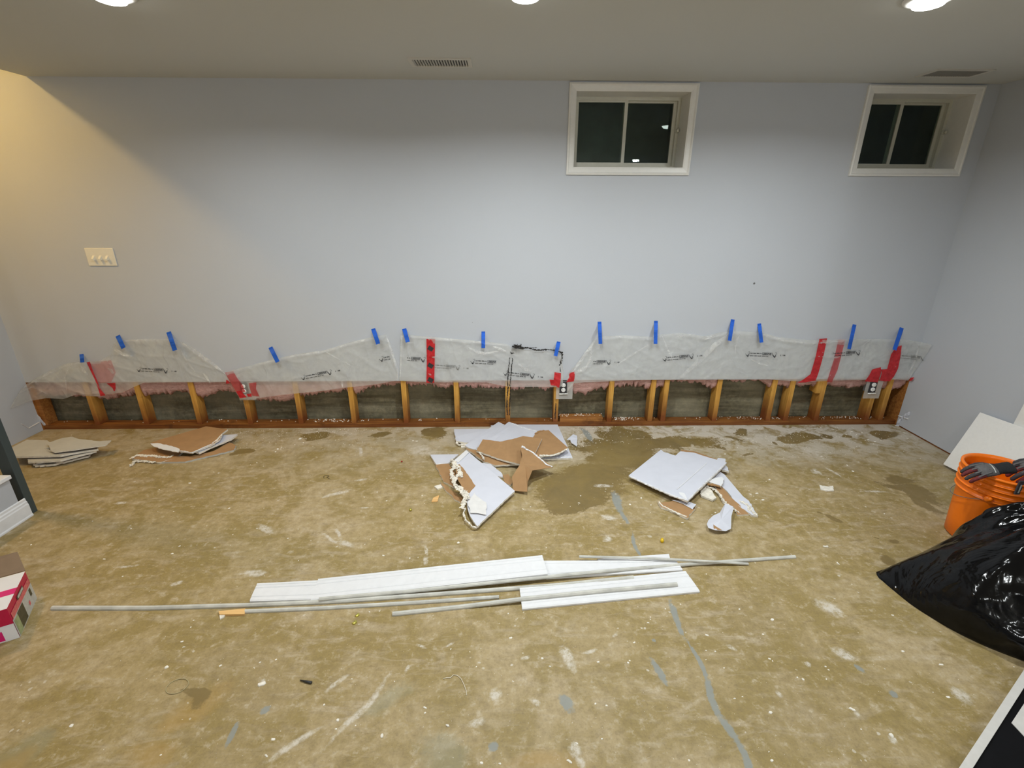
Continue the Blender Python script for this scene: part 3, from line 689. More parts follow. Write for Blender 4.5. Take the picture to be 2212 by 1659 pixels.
shC = sheet('long clear plastic sheet rising to the right, hanging below the cut', [(488, 806), (500, 800), (540, 790), (590, 776), (640, 765), (700, 757), (760, 738), (800, 729), (833, 722), (842, 755), (857, 801), (860, 818)],
            [(512, 852), (520, 862), (545, 862), (600, 854), (650, 849), (700, 844), (740, 838), (780, 834), (820, 829), (850, 823), (857, 822), (860, 821)], 7.7)
shD = sheet('clear plastic sheet with the red strip and black sealant square', [(865, 724), (880, 722), (900, 725), (970, 731), (1050, 738), (1095, 743), (1106, 752), (1150, 757), (1190, 758), (1212, 766), (1217, 800)],
            [(863, 822), (880, 824), (900, 825), (970, 826), (1050, 826), (1090, 834), (1105, 836), (1150, 836), (1190, 836), (1208, 836), (1216, 834)], 11.2)
shE = sheet('wide clear plastic sheet reaching from the middle outlet to the right wall', [(1224, 812), (1250, 780), (1283, 734), (1292, 727), (1345, 724), (1415, 728), (1430, 722), (1470, 719), (1520, 726), (1560, 717), (1580, 715), (1645, 718), (1680, 728), (1750, 735), (1820, 733), (1890, 732), (1950, 733), (1985, 738), (2014, 745)],
            [(1226, 846), (1240, 828), (1262, 826), (1292, 825), (1345, 822), (1415, 820), (1430, 820), (1470, 819), (1520, 818), (1560, 818), (1580, 818), (1645, 818), (1690, 822), (1750, 825), (1800, 822), (1850, 821), (1900, 820), (1940, 820), (1962, 822)], 15.9)

def patch(name, px_poly, mat, parent, s, lift, off=0.0, sub=4):
    """small flat piece lying on a sheet: quad strip from left edge to right edge; px_poly=[(l),(r)] pairs down the strip"""
    V = []; Fc = []; n = 3
    P = []
    for (a_, b_), (c_, d_) in zip(px_poly, px_poly[1:]):
        for q in range(sub): P.append(((a_[0]+(c_[0]-a_[0])*q/sub, a_[1]+(c_[1]-a_[1])*q/sub), (b_[0]+(d_[0]-b_[0])*q/sub, b_[1]+(d_[1]-b_[1])*q/sub)))
    P.append(px_poly[-1])
    for a_, b_ in P:
        for k in range(n): u = k/(n-1); V.append(on_wall(a_[0]+(b_[0]-a_[0])*u, a_[1]+(b_[1]-a_[1])*u, off, s, lift))
    Fc = [(i*n+k, i*n+k+1, (i+1)*n+k+1, (i+1)*n+k) for i in range(len(P)-1) for k in range(n-1)]
    m_ = len(V); back = [v+Vector((0, .0006, 0)) for v in V]
    return obj(name, V, Fc, mat, parent)
def bar(cx0, cy0, cx1, cy1, w_):   # strip pairs from top centre to bottom centre with pixel width
    d = Vector((cx1-cx0, cy1-cy0)).normalized(); nx, ny = -d.y*w_/2, d.x*w_/2
    nx, ny = abs(nx), (ny if nx*-d.y > 0 else ny)
    n_ = Vector((d.y, -d.x))*(w_/2)
    if n_.x > 0: n_ = -n_
    return [((cx0+n_.x, cy0+n_.y), (cx0-n_.x, cy0-n_.y)), ((cx1+n_.x, cy1+n_.y), (cx1-n_.x, cy1-n_.y))]
# creased, doubled-over plastic, its highlights laid on as pale strips
def fold_highlight(pts_, w_, sh_, s_, lift=.004, off=0):
    prs = []
    for i, p in enumerate(pts_):
        a_, b_ = pts_[max(0, i-1)], pts_[min(len(pts_)-1, i+1)]; d = Vector((b_[0]-a_[0], b_[1]-a_[1])).normalized(); ww = w_/2*(1 if 0 < i < len(pts_)-1 else .35)
        prs.append(((p[0]+d.y*ww, p[1]-d.x*ww), (p[0]-d.y*ww, p[1]+d.x*ww)))
    patch('fold', prs, M['fold'], sh_, s_, lift, off, 6)
fold_highlight([(246, 742), (250, 756), (268, 766), (285, 769)], 7, shB, 4.1); fold_highlight([(262, 735), (320, 734), (380, 734)], 3, shB, 4.1)
fold_highlight([(385, 736), (420, 758), (455, 784), (486, 806)], 8, shB, 4.1); fold_highlight([(384, 742), (400, 775), (430, 815)], 4, shB, 4.1); fold_highlight([(438, 805), (446, 815), (454, 828)], 5, shB, 4.1, .008)
fold_highlight([(500, 802), (560, 786), (640, 767), (700, 759), (760, 741), (828, 725)], 4, shC, 7.7); fold_highlight([(835, 726), (844, 752), (858, 800), (859, 818)], 5, shC, 7.7); fold_highlight([(700, 758), (730, 775), (760, 790)], 3, shC, 7.7)
fold_highlight([(738, 822), (739, 830), (740, 836)], 4, shC, 7.7, .006)
fold_highlight([(870, 725), (905, 728), (980, 734), (1050, 741), (1092, 746)], 4, shD, 11.2); fold_highlight([(1012, 750), (1030, 760), (1050, 764), (1080, 758)], 6, shD, 11.2); fold_highlight([(1066, 748), (1080, 754), (1094, 760)], 7, shD, 11.2); fold_highlight([(1118, 785), (1135, 798), (1148, 802)], 7, shD, 11.2); fold_highlight([(868, 726), (866, 770), (864, 818)], 4, shD, 11.2)
fold_highlight([(1576, 722), (1545, 745), (1505, 785), (1468, 817)], 11, shE, 15.9); fold_highlight([(1462, 727), (1490, 724), (1525, 731), (1560, 722)], 7, shE, 15.9); fold_highlight([(1284, 737), (1265, 765), (1240, 800)], 8, shE, 15.9); fold_highlight([(1277, 745), (1276, 775), (1262, 800), (1248, 805)], 5, shE, 15.9)
fold_highlight([(1240, 806), (1262, 795), (1278, 790)], 8, shE, 15.9); fold_highlight([(1292, 729), (1345, 727), (1412, 731)], 3, shE, 15.9); fold_highlight([(1400, 745), (1360, 770), (1330, 790)], 4, shE, 15.9); fold_highlight([(1430, 725), (1445, 760), (1460, 790)], 4, shE, 15.9); fold_highlight([(1598, 722), (1590, 740), (1588, 765)], 5, shE, 15.9)
fold_highlight([(1620, 775), (1640, 785), (1660, 790)], 4, shE, 15.9); fold_highlight([(1650, 722), (1690, 735), (1750, 742), (1830, 736)], 4, shE, 15.9); fold_highlight([(1985, 742), (1978, 775), (1960, 815)], 5, shE, 15.9)
fold_highlight([(60, 832), (110, 803), (145, 788), (172, 783)], 5, shA, 1.3, .004, .012); fold_highlight([(150, 790), (140, 815), (145, 845)], 4, shA, 1.3, .004, .012); fold_highlight([(40, 850), (70, 835), (100, 850)], 5, shA, 1.3, .004, .012); fold_highlight([(172, 784), (180, 800), (190, 810)], 6, shA, 1.3, .004, .012)
# red tape
patch('seam_tape', [((921, 732), (940, 732)), ((922, 780), (939, 780)), ((921, 827), (938, 827))], M['red'], shD, 11.2, .002)
patch('seam_tape', [((1198, 804), (1212, 806)), ((1196, 820), (1211, 822)), ((1203, 836), (1208, 838))], M['red'], shD, 11.2, .002)
patch('seam_tape', [((1187, 820), (1198, 821)), ((1190, 832), (1203, 834))], M['red'], shD, 11.2, .0035)
patch('seam_tape', [((1770, 732), (1787, 731)), ((1762, 770), (1780, 764)), ((1751, 808), (1768, 806)), ((1735, 820), (1762, 822)), ((1722, 827), (1740, 826))], M['red'], shE, 15.9, .002)
patch('seam_tape', [((1811, 734), (1826, 734)), ((1802, 775), (1815, 778)), ((1793, 803), (1809, 800)), ((1786, 825), (1797, 826))], M['redfaint'], shE, 15.9, .002)
patch('seam_tape', [((1936, 750), (1948, 746)), ((1925, 765), (1946, 766)), ((1917, 795), (1940, 796)), ((1913, 812), (1932, 812)), ((1908, 822), (1922, 824))], M['red'], shE, 15.9, .002)
patch('seam_tape', [((1884, 798), (1903, 793)), ((1878, 810), (1903, 806)), ((1868, 824), (1896, 826))], M['red'], shE, 15.9, .002)
patch('seam_tape', [((1902, 798), (1920, 797)), ((1905, 806), (1918, 808)), ((1900, 822), (1915, 824))], M['red'], shE, 15.9, .0035)
patch('seam_tape', [((1966, 816), (1975, 815)), ((1964, 823), (1970, 822))], M['red'], shE, 15.9, .003)
patch('seam_tape', [((1229, 806), (1242, 803)), ((1230, 815), (1241, 818)), ((1223, 826), (1239, 824))], M['red'], shE, 15.9, .003)
patch('seam_tape', [((187, 783), (194, 781)), ((195, 800), (200, 799)), ((206, 822), (209, 820)), ((212, 840), (216, 838)), ((217, 856), (228, 854))], M['red'], shA, 1.3, .004, off=.012)
patch('seam_tape', [((194, 785), (240, 778)), ((204, 812), (250, 805)), ((210, 828), (240, 826))], M['redwash'], shB, 4.1, .003)
patch('seam_tape', [((230, 828), (249, 827)), ((243, 838), (250, 838)), ((246, 845), (248, 845))], M['red'], shB, 4.1, .004)
patch('seam_tape', [((486, 805), (504, 802)), ((493, 818), (512, 816)), ((506, 840), (524, 832)), ((512, 850), (530, 846))], M['redfaint'], shC, 7.7, .003)
patch('seam_tape', [((510, 846), (520, 844)), ((518, 860), (533, 858))], M['red'], shC, 7.7, .004)
patch('seam_tape', [((532, 851), (543, 850)), ((536, 857), (544, 857))], M['red'], shC, 7.7, .004)
patch('seam_tape', [((537, 828), (554, 826)), ((540, 840), (553, 840)), ((545, 855), (560, 856))], M['redfaint'], shC, 7.7, .004)
patch('seam_tape', [((489, 820), (494, 823)), ((488, 829), (497, 828))], M['red'], shB, 4.1, .004)
for cy in (753, 790, 821): patch('printed_mark', bar(930-5, cy-3, 930+5, cy+3, 9), M['ink'], shD, 11.2, .0035)

# blue masking tape, each strip a thing
TAPES = [((176, 765), (178, 783), 9, 'short blue tape strip at the top of the corner sheet'), ((254, 725), (267, 752), 10, 'blue tape strip leaning at the left end of the second sheet'), ((364, 717), (378, 757), 10, 'blue tape strip at the peak of the second sheet'),
         ((584, 750), (600, 782), 9, 'blue tape strip on the low part of the long rising sheet'), ((806, 710), (817, 743), 9, 'blue tape strip on the high right corner of the rising sheet'), ((873, 710), (881, 739), 9, 'blue tape strip at the left corner of the sheet with the long red strip'),
         ((1044, 716), (1044, 752), 8, 'upright blue tape strip left of the black sealant square'), ((1207, 738), (1200, 769), 8, 'blue tape strip across the black sealant square top right'), ((1295, 695), (1297, 743), 8, 'long upright blue tape strip at the left corner of the wide sheet'),
         ((1417, 693), (1416, 743), 8, 'long upright blue tape strip, second on the wide sheet'), ((1583, 690), (1576, 736), 8, 'blue tape strip leaning right, third on the wide sheet'), ((1640, 699), (1645, 740), 8, 'blue tape strip just right of the leaning one on the wide sheet'),
         ((1846, 701), (1834, 754), 8, 'blue tape strip beside the faint red tape'), ((1948, 708), (1932, 756), 9, 'blue tape strip nearest the right corner, over red tape')]
shmap = [(230, 1.3), (500, 4.1), (862, 7.7), (1220, 11.2), (9999, 15.9)]
for a_, b_, w_, lab in TAPES:
    s_ = next(v for k, v in shmap if b_[0] < k)
    px_tape = b_[0]; P = bar(a_[0], a_[1], b_[0], b_[1], w_); V = []; n = 10
    (l0, r0_), (l1, r1_) = P
    for i in range(n+1):
        u = i/n
        for q in ((l0[0]+(l1[0]-l0[0])*u, l0[1]+(l1[1]-l0[1])*u), (r0_[0]+(r1_[0]-r0_[0])*u, r0_[1]+(r1_[1]-r0_[1])*u)):
            onsheet = min(1, max(0, (u-.12)/.3)); p = wl(*q, D-.01)
            V.append(wl(*q, D-.001-onsheet*(wr_off(p.x, p.z, s_)+(.032 if px_tape > 185 else .046))))
    Fc = [(2*i, 2*i+1, 2*i+3, 2*i+2) for i in range(n)]
    n2 = len(V); V2 = V+[v+Vector((0, -.0005, 0)) for v in V]; F2 = Fc+[tuple(k+n2 for k in f) for f in Fc]
    tag(rebase(obj('masking_tape', V2, F2, M['bluetape'])), lab, 'tape', 'blue masking tape strips holding the plastic')

# black sealant on sheet D: ragged square outline
def seal(pp, w_, seed, lift=.003):
    rr = random.Random(seed); Q = []
    for a_, b_ in zip(pp, pp[1:]):
        k = max(2, int(math.hypot(b_[0]-a_[0], b_[1]-a_[1])/1.2)); Q += [(a_[0]+(b_[0]-a_[0])*q/k, a_[1]+(b_[1]-a_[1])*q/k) for q in range(k)]
    Q.append(pp[-1]); V = []; 
    for i, p in enumerate(Q):
        a_, b_ = Q[max(0, i-1)], Q[min(len(Q)-1, i+1)]; d = Vector((b_[0]-a_[0], b_[1]-a_[1])).normalized()
        l, r_ = w_*rr.uniform(.0, 1.4), w_*rr.uniform(.1, 1.3)
        V += [on_wall(p[0]+d.y*l, p[1]-d.x*l, 0, 11.2, lift), on_wall(p[0]-d.y*r_, p[1]+d.x*r_, 0, 11.2, lift)]
    obj('sealant', V, [(2*i, 2*i+1, 2*i+3, 2*i+2) for i in range(len(Q)-1)], M['black'], shD)
seal([(1106, 748), (1112, 750), (1125, 749), (1131, 752), (1140, 751), (1160, 757), (1175, 755), (1195, 756), (1205, 758), (1214, 762)], 1.8, 1)
seal([(1105, 755), (1112, 756), (1124, 754), (1130, 752)], 3.5, 2); seal([(1107, 749), (1116, 748), (1126, 750)], 3, 3); seal([(1102, 760), (1106, 764), (1110, 762)], 2.2, 4)
seal([(1214, 760), (1214, 770), (1212, 782), (1209, 790)], 2.2, 5); seal([(1210, 794), (1211, 803)], .9, 6)
seal([(1101, 772), (1100, 785), (1098, 800), (1097, 820), (1097, 834)], 1.2, 7); seal([(1107, 773), (1107, 782), (1105, 792), (1105, 803), (1103, 818), (1101, 834)], 1.2, 8)
seal([(1145, 751), (1160, 751)], .8, 9); seal([(1168, 757), (1182, 755)], 1.6, 10)
for k in range(16): seal([(1108+R.uniform(0, 18), 746+R.uniform(-3, 4)), (1110+R.uniform(0, 18), 752+R.uniform(-2, 5))], 1.0, 30+k)

# ---- printed marks on the sheets
SEG = {'0': 'abcdef', '1': 'bc', '8': 'abcdefg', 'E': 'afged', 'L': 'fed', 'S': 'afgcd', 'P': 'abfge', 'V': 'fbedc', 'A': 'abcefg', '-': 'g', 'N': 'abcef', 'R': 'abfgec', 'O': 'abcdef', 'C': 'afed', 'D': 'bcdef', 'B': 'abcdefg', 'T': 'afe'}
def print_mark(cx, cy, ang, parent, s_, x0=0, x1=92, ink='ink', lift=.003):
    """logo, bold line over a lighter line, boxed word, second logo, short code; about 92 px long"""
    V = []; Fc = []
    ca_, sa_ = math.cos(math.radians(ang)), math.sin(math.radians(ang))
    def quad(a_, b_, c_, d_):
        if max(a_[0], c_[0]) > x1 or min(a_[0], c_[0]) < x0: return
        n = len(V)
        for p in (a_, b_, c_, d_): V.append(on_wall(cx+p[0]*ca_-p[1]*sa_, cy+p[0]*sa_+p[1]*ca_, 0, s_, lift))
        Fc.append((n, n+1, n+2, n+3))
    def line(xa, ya, xb_, yb_, w_):
        d = Vector((xb_-xa, yb_-ya)); 
        if d.length < 1e-6: return
        n_ = Vector((-d.y, d.x)).normalized()*w_/2; quad((xa+n_.x, ya+n_.y), (xb_+n_.x, yb_+n_.y), (xb_-n_.x, yb_-n_.y), (xa-n_.x, ya-n_.y))
    def glyph(ch, x, y, w_, h_, t_):
        for g in SEG.get(ch, 'adg'):
            a_, b_, c_, d_ = {'a': (0, 0, 1, 0), 'b': (1, 0, 1, .5), 'c': (1, .5, 1, 1), 'd': (0, 1, 1, 1), 'e': (0, .5, 0, 1), 'f': (0, 0, 0, .5), 'g': (0, .5, 1, .5)}[g]
            line(x+a_*w_, y+b_*h_, x+c_*w_, y+d_*h_, t_)
    def logo(x, y):
        line(x, y-5, x+6, y+4, .9); line(x+6, y+4, x+9, y-1, 1.1); line(x+1.5, y-1, x+5.5, y+5, .7); line(x+9, y-1, x+11, y-4, .6); line(x+11, y-4, x+9.5, y-6, .5); line(x+9.5, y-6, x+7, y-4.5, .5)
        line(x+4.8, y+2.2, x+7, y+5.2, 1.5); line(x+7, y+5.2, x+9.8, y+1, .8)
    logo(0, 0)
    txt = 'LCBRASADNRSPVBA'
    for i in range(16):
        if i % 5 != 3: glyph(txt[i % 15], 12+i*1.55, -3.2, 1.1, 1.7, .62)
    line(38, -4.6, 57, -4.6, .6); line(38, .2, 57, .2, .6); line(38, -4.6, 38, .2, .6); line(57, -4.6, 57, .2, .6)
    for i, ch in enumerate('L000SPVA'): glyph(ch, 39.2+i*2.2, -3.6, 1.4, 2.9, .7)
    for i in range(26):
        if i % 6 != 4: glyph('8EA0SCD'[i % 7], 12+i*1.5, 2.2, 1.0, 1.5, .40)
    logo(58, 0)
    for i, ch in enumerate('E 1188'):
        if ch != ' ': glyph(ch, 77+i*1.8, -1.3, 1.2, 2.2, .55)
    o_ = obj('printed_text', V, Fc, M[ink], parent); return o_
print_mark(294, 798, 3, shB, 4.1); print_mark(649, 817, -11, shC, 7.7); print_mark(818, 777, -10, shC, 7.7, 0, 26)
print_mark(850, 774, 3, shD, 11.2, 29, 72); print_mark(925, 790, 4, shD, 11.2, 15, 92, 'fadeink'); print_mark(1015, 781, 3, shD, 11.2, 0, 57); print_mark(1086, 806, 6, shD, 11.2)
print_mark(1251, 783, 0, shE, 15.9, 30, 92); print_mark(1430, 776, -5, shE, 15.9); print_mark(1609, 765, 2, shE, 15.9); print_mark(1790, 767, -4, shE, 15.9, 8, 70); print_mark(1930, 769, 5, shE, 15.9, 14, 66, 'fadeink')

# ================================================================== OUTLETS AND SWITCH
def outlet(px, py, label, yy, tilt=0, dark=True):
    c_ = wl(px, py, yy); r = thing('wall_outlet', label, 'outlet', 'outlets hanging below the cut drywall', c_)
    bx, bz = .033, .050
    box('outlet_box', (c_.x-bx+.004, c_.x+bx-.004, yy+.004, yy+.06, c_.z-bz, c_.z+bz), M['boxgrey'], r, .002)
    box('mounting_plate', (c_.x-.028, c_.x+.028, yy+.0, yy+.004, c_.z-.047, c_.z+.045), M['darkplastic'], r, .001)
    for k in (-1, 1):
        f_ = lathe('receptacle', [(.0165, 0), (.0165, .007), (.015, .008)], (c_.x, yy, c_.z+k*.0195), M['device'], r, 20, axis=Vector((0, -1, 0)))
        boxes('slots', [(c_.x-.0065, c_.x-.005, yy-.0085, yy-.0078, c_.z+k*.0195, c_.z+k*.0195+.008), (c_.x+.005, c_.x+.0065, yy-.0085, yy-.0078, c_.z+k*.0195+.001, c_.z+k*.0195+.007)], M['darkplastic'], f_)
        f_.data.transform(Matrix.Identity(4))
    # clear vapour boot around it
    boxes('plastic_boot', [(c_.x-.055, c_.x+.075, yy+.006, yy+.007, c_.z-.100, c_.z+.05)], M['plastic'], r)
    strip_blob('mounting_ear', [(c_.x-.03, yy-.002, c_.z-.055), (c_.x+.036, yy-.002, c_.z-.052)], .004, .004, M['device'], r, 5)
    localise(r)
    return r
outlet(1217, 837, 'duplex outlet with white sockets hanging beside the black-dripped stud', YS-.022)
outlet(527, 839, 'duplex outlet half hidden behind red film near the left', YS-.022)
r_ = outlet(1886, 836, 'duplex outlet in a grey box at the right-hand stud group', YS-.03)
# switch plate
c_ = wl(219, 555, D); r = thing('light_switch', 'ivory wall plate with three toggle switches on the left of the back wall', 'light switch', None, c_)
a_, b_ = wl(186, 555).x, wl(252, 555).x; hx = (b_-a_)/2*.93; hz = .060
boxes('switch_plate', [(c_.x-hx, c_.x+hx, D-.007, D-.001, c_.z-hz, c_.z+hz)], M['switch'], r, .003)
for k in (-1, 0, 1):
    x = c_.x+k*.046
    v = [(x-.008, D-.007, c_.z+.010), (x+.008, D-.007, c_.z+.010), (x+.008, D-.007, c_.z-.018), (x-.008, D-.007, c_.z-.018), (x-.007, D-.026, c_.z-.010), (x+.007, D-.026, c_.z-.010), (x+.007, D-.025, c_.z-.022), (x-.007, D-.025, c_.z-.022)]
    obj('toggle', v, [(0, 1, 2, 3), (4, 7, 6, 5), (0, 4, 5, 1), (1, 5, 6, 2), (2, 6, 7, 3), (3, 7, 4, 0)], M['switch'], r)
localise(r)
p = wl(1629, 612, D)
tag(rebase(lathe('wall_anchor', [(.007, 0), (.0075, .002), (.003, .003), (.002, .001)], p-Vector((0, .0005, 0)), M['boxgrey'], None, 14, axis=Vector((0, -1, 0)))), 'small grey screw anchor in the bare wall below the centre window', 'wall anchor')
p = wl(1020, 697, D)
tag(rebase(tube('nail', [p-Vector((0, .001, 0)), p+Vector((.004, -.006, .004))], .0012, M['boxgrey'])), 'tiny nail in the wall above the black sealant square', 'nail')

# ================================================================== LEFT: post, low panel, baseboard
post = box('door_post', (-2.775, -2.708, 2.368, 2.41, 0, 2.41), M['slate'], bevel=.002); post.name = 'trim_1'; struct(post)
zc = .262
lw = boxes('wall_low', [(-2.76, -2.706, .9, 2.33, 0, zc)], M['lowwall']); lw.name = 'wall_partition'; struct(lw)
V = []; Fc = []
prof = [(0, 0), (.016, 0), (.016, .008), (.012, .014), (.012, .075), (.009, .082), (.009, .092), (.005, .098), (.005, .11), (0, .115)]
y0, y1 = .9, 2.365
for yy in (y0, y1): V += [(-2.706+a_, yy, b_) for a_, b_ in prof]
n = len(prof); Fc = [(i, i+1, n+i+1, n+i) for i in range(n-1)]+[tuple(range(n)), tuple(range(2*n-1, n-1, -1))]
struct(obj('baseboard_left', V, Fc, M['trim']))
capo = box('cap', (-2.775, -2.690, .9, 2.334, zc, zc+.022), M['trim'], bevel=.003); capo.name = 'trim_2'; struct(capo)

# ================================================================== DRYWALL SCRAPS
def P3(pp, zz):
    """pixel outline to points at the given heights (one height or one per point)"""
    if isinstance(zz, (int, float)): zz = [zz]*len(pp)
    return [fl(x, y, z) for (x, y), z in zip(pp, zz)]
def scrap(name, pp, zz, label, top='lilac', side='gypsum', bot='kraft', th=.0127, amp=.004, flags=None, cat='drywall scrap', group='broken drywall pieces on the floor', step=.018):
    pts = ragged(P3(pp, zz), amp, step, flags)
    o_ = slab(name, pts, th, M[top], M[side], M[bot]); tag(o_, label, cat, group); return o_
def edge_on(parent, pp, zz, wid=.006, th=.008, seed=1, mat='gypsum', name='torn_edge'):
    return strip_blob(name, P3(pp, zz), wid, th, M[mat], parent, seed)
# --- centre heap
a = scrap('drywall_scrap', [(981, 927), (1062, 926), (1060, 955), (1005, 956), (985, 952)], [.03, .03, .02, .02, .03], 'flat lilac-white drywall piece at the back left of the centre heap', flags=[0, 0, 0, 1, 1])
edge_on(a, [(985, 955), (992, 962), (1003, 960)], .015, .008, .01, 2)
a = scrap('drywall_scrap', [(1060, 919), (1203, 914), (1237, 989), (1168, 992), (1100, 985)], [.02, .016, .014, .014, .014], 'large lilac-white drywall piece with a clean right edge under the centre heap', amp=.001)
edge_on(a, [(1165, 990), (1200, 988), (1236, 987)], .0135, .006, .004, 3, 'trim')
a = scrap('drywall_scrap', [(1077, 911), (1090, 917), (1040, 975), (1012, 967), (1004, 962)], [.05, .05, .03, .03, .035], 'narrow white drywall piece slanting up with its pointed tip at the plate', flags=[1, 0, 1, 0, 0])
a = scrap('drywall_scrap', [(1099, 911), (1163, 932), (1150, 962), (1045, 970), (1030, 965)], [.055, .06, .05, .04, .045], 'white drywall piece with a scored line across the middle of the heap', flags=[1, 1, 0, 0, 0])
edge_on(a, [(1105, 914), (1130, 924), (1162, 932)], [.056, .058, .061], .005, .003, 4, 'trim')
a = scrap('drywall_scrap', [(1161, 931), (1185, 929), (1227, 967), (1205, 980), (1163, 986), (1130, 975)], [.07, .07, .06, .055, .05, .05], 'brown kraft-faced piece at the right of the centre heap', 'kraft', 'gypsum', 'lilac', flags=[1, 0, 1, 1, 0, 0])
edge_on(a, [(1165, 984), (1195, 984), (1213, 977), (1226, 969)], [.05, .054, .056, .058], .007, .006, 5)
edge_on(a, [(1155, 937), (1165, 932), (1176, 930)], .072, .005, .006, 6, 'kraft')
a = scrap('drywall_scrap', [(1043, 949), (1080, 954), (1105, 949), (1130, 942), (1171, 947), (1152, 987), (1122, 1002), (1075, 990), (1029, 973)], [.085, .085, .085, .085, .085, .07, .05, .05, .055],
          'large brown kraft-faced piece lying across the middle of the centre heap', 'kraft', 'gypsum', 'lilac', flags=[1, 1, 1, 0, 0, 0, 1, 1, 0], amp=.003)
a = scrap('drywall_scrap', [(1006, 968), (1045, 976), (1120, 1002), (1070, 1005), (1048, 998)], [.03, .04, .03, .02, .02], 'brown sliver under the left edge of the large kraft piece', 'kraft', 'gypsum', 'lilac')
edge_on(a, [(1032, 975), (1041, 983), (1046, 993)], .045, .006, .006, 7)
# peeled paper, creased
pts = P3([(1124, 963), (1150, 975), (1175, 995), (1195, 1009), (1150, 1016), (1140, 1040), (1139, 1062), (1108, 1060), (1106, 1030), (1122, 1005), (1128, 985)], [.11, .10, .085, .06, .10, .05, .03, .012, .05, .10, .11])
cen = fl(1135, 1005, .105)
o_ = obj('torn_paper', [*pts, cen, *[q-Z*.002 for q in pts], cen-Z*.002], [(i, (i+1) % 11, 11) for i in range(11)]+[(12+(i+1) % 11, 12+i, 23) for i in range(11)]+[(i, 12+i, 12+(i+1) % 11, (i+1) % 11) for i in range(11)], M['kraft'], smooth=False)
tag(o_, 'creased brown kraft paper peel with a white torn rim, in front of the heap', 'torn paper', 'broken drywall pieces on the floor')
edge_on(o_, [(1127, 965), (1150, 977), (1172, 995), (1180, 1003), (1194, 1008)], [.112, .102, .088, .078, .062], .006, .004, 8, 'trim')
edge_on(o_, [(1127, 964), (1136, 969)], .112, .010, .008, 9, 'trim')
a = scrap('drywall_scrap', [(929, 982), (991, 981), (965, 1003), (942, 1003)], [.02]*4, 'small white and brown drywall corner at the left rim of the front heap', flags=[0, 0, 1, 0], amp=.001)
edge_on(a, [(943, 1002), (955, 1002), (963, 1003)], .02, .006, .003, 10, 'trim')
a = scrap('drywall_scrap', [(932, 985), (943, 1003), (968, 1001), (985, 1020), (980, 1052), (958, 1040)], [.016, .016, .03, .03, .014, .014], 'brown kraft-faced piece below the small corner of the front heap', 'kraft', 'gypsum', 'lilac', flags=[0, 0, 1, 1, 1, 1])
a = scrap('drywall_scrap', [(950, 1040), (958, 1045), (1000, 1078), (1003, 1090), (985, 1080), (960, 1055)], [.012]*6, 'thin brown and white splinter under the front heap', 'kraft', 'gypsum', 'lilac')
a = scrap('drywall_scrap', [(1007, 972), (1112, 1060), (1031, 1137), (1017, 1117), (1011, 1101), (1009, 1089), (1011, 1067), (1026, 1049), (1015, 1035), (988, 1011), (980, 995)],
          [.055, .034, .030, .032, .036, .04, .045, .048, .050, .056, .058], 'largest lilac-white drywall sheet of the front heap with a torn left side', flags=[0, 1, 1, 1, 1, 1, 1, 1, 1, 0, 0], amp=.002)
slab('backing_paper', ragged(P3([(984, 996), (1000, 1010), (1016, 1033), (1027, 1049), (1011, 1068), (1000, 1056), (988, 1034), (984, 1012)], [.056, .056, .052, .050, .047, .047, .052, .056]), .002, .02), .002, M['kraft'], M['kraft'], M['kraft'], a)
for k_, pth in enumerate([[(976, 993), (984, 1006), (974, 1018), (980, 1034), (984, 1050), (996, 1060), (1006, 1070), (1002, 1086), (997, 1098)], [(980, 998), (990, 1010), (994, 1022), (984, 1030), (979, 1042)], [(984, 1050), (996, 1054), (1006, 1064), (1011, 1078)], [(990, 1020), (997, 1024), (996, 1030)]]):
    edge_on(a, pth, .060 if k_ != 2 else .052, .013, .011, 11+k_)
edge_on(a, [(1005, 1098), (1001, 1110), (1006, 1124), (1020, 1138), (1030, 1141)], [.03, .03, .025, .02, .018], .006, .009, 16)
edge_on(a, [(1108, 1062), (1085, 1084), (1060, 1109), (1033, 1136)], [.030, .027, .025, .025], .004, .005, 17)
slab('torn_face', ragged(P3([(1009, 1074), (1013, 1082), (1024, 1064), (1035, 1075), (1050, 1085), (1050, 1112), (1030, 1108), (1016, 1108), (1011, 1092)], [.046, .046, .050, .048, .045, .041, .042, .042, .046]), .006, .02), .001, M['tornface'], M['gypsum'], M['gypsum'], a)
slab('white_rim', P3([(980, 995), (1007, 972), (1013, 977), (990, 999)], .0605), .003, M['trim'], M['trim'], M['trim'], a)
tag(rebase(slab('drywall_scrap', ragged(P3([(1040, 1000), (1060, 1002), (1084, 1022), (1086, 1030), (1072, 1028), (1052, 1012)], .014), .003, .02), .012, M['lilac'], M['gypsum'], M['kraft'])), 'thin white shard wedged between the two heaps', 'drywall scrap', 'broken drywall pieces on the floor')
tag(rebase(slab('drywall_scrap', ragged(P3([(1086, 1026), (1098, 1024), (1108, 1040), (1103, 1048), (1090, 1042)], .012), .003, .02), .010, M['kraft'], M['gypsum'], M['lilac'])), 'tiny brown scrap just left of the peeled kraft paper', 'drywall scrap', 'broken drywall pieces on the floor')
tag(rebase(slab('drywall_scrap', ragged(P3([(1238, 938), (1247, 941), (1246, 964), (1234, 956), (1232, 950), (1224, 950)], [.03, .02, .01, .02, .02, .03]), .002, .02), .004, M['lilac'], M['gypsum'], M['gypsum'])), 'small loose lilac triangle right of the centre heap', 'drywall scrap', 'broken drywall pieces on the floor')
tag(rebase(slab('wood_chip', P3([(936, 1075), (949, 1069), (945, 1083), (932, 1084)], .004), .004, M['rawwood'], M['rawwood'], M['rawwood'])), 'small tan wood chip left of the front heap', 'wood chip')
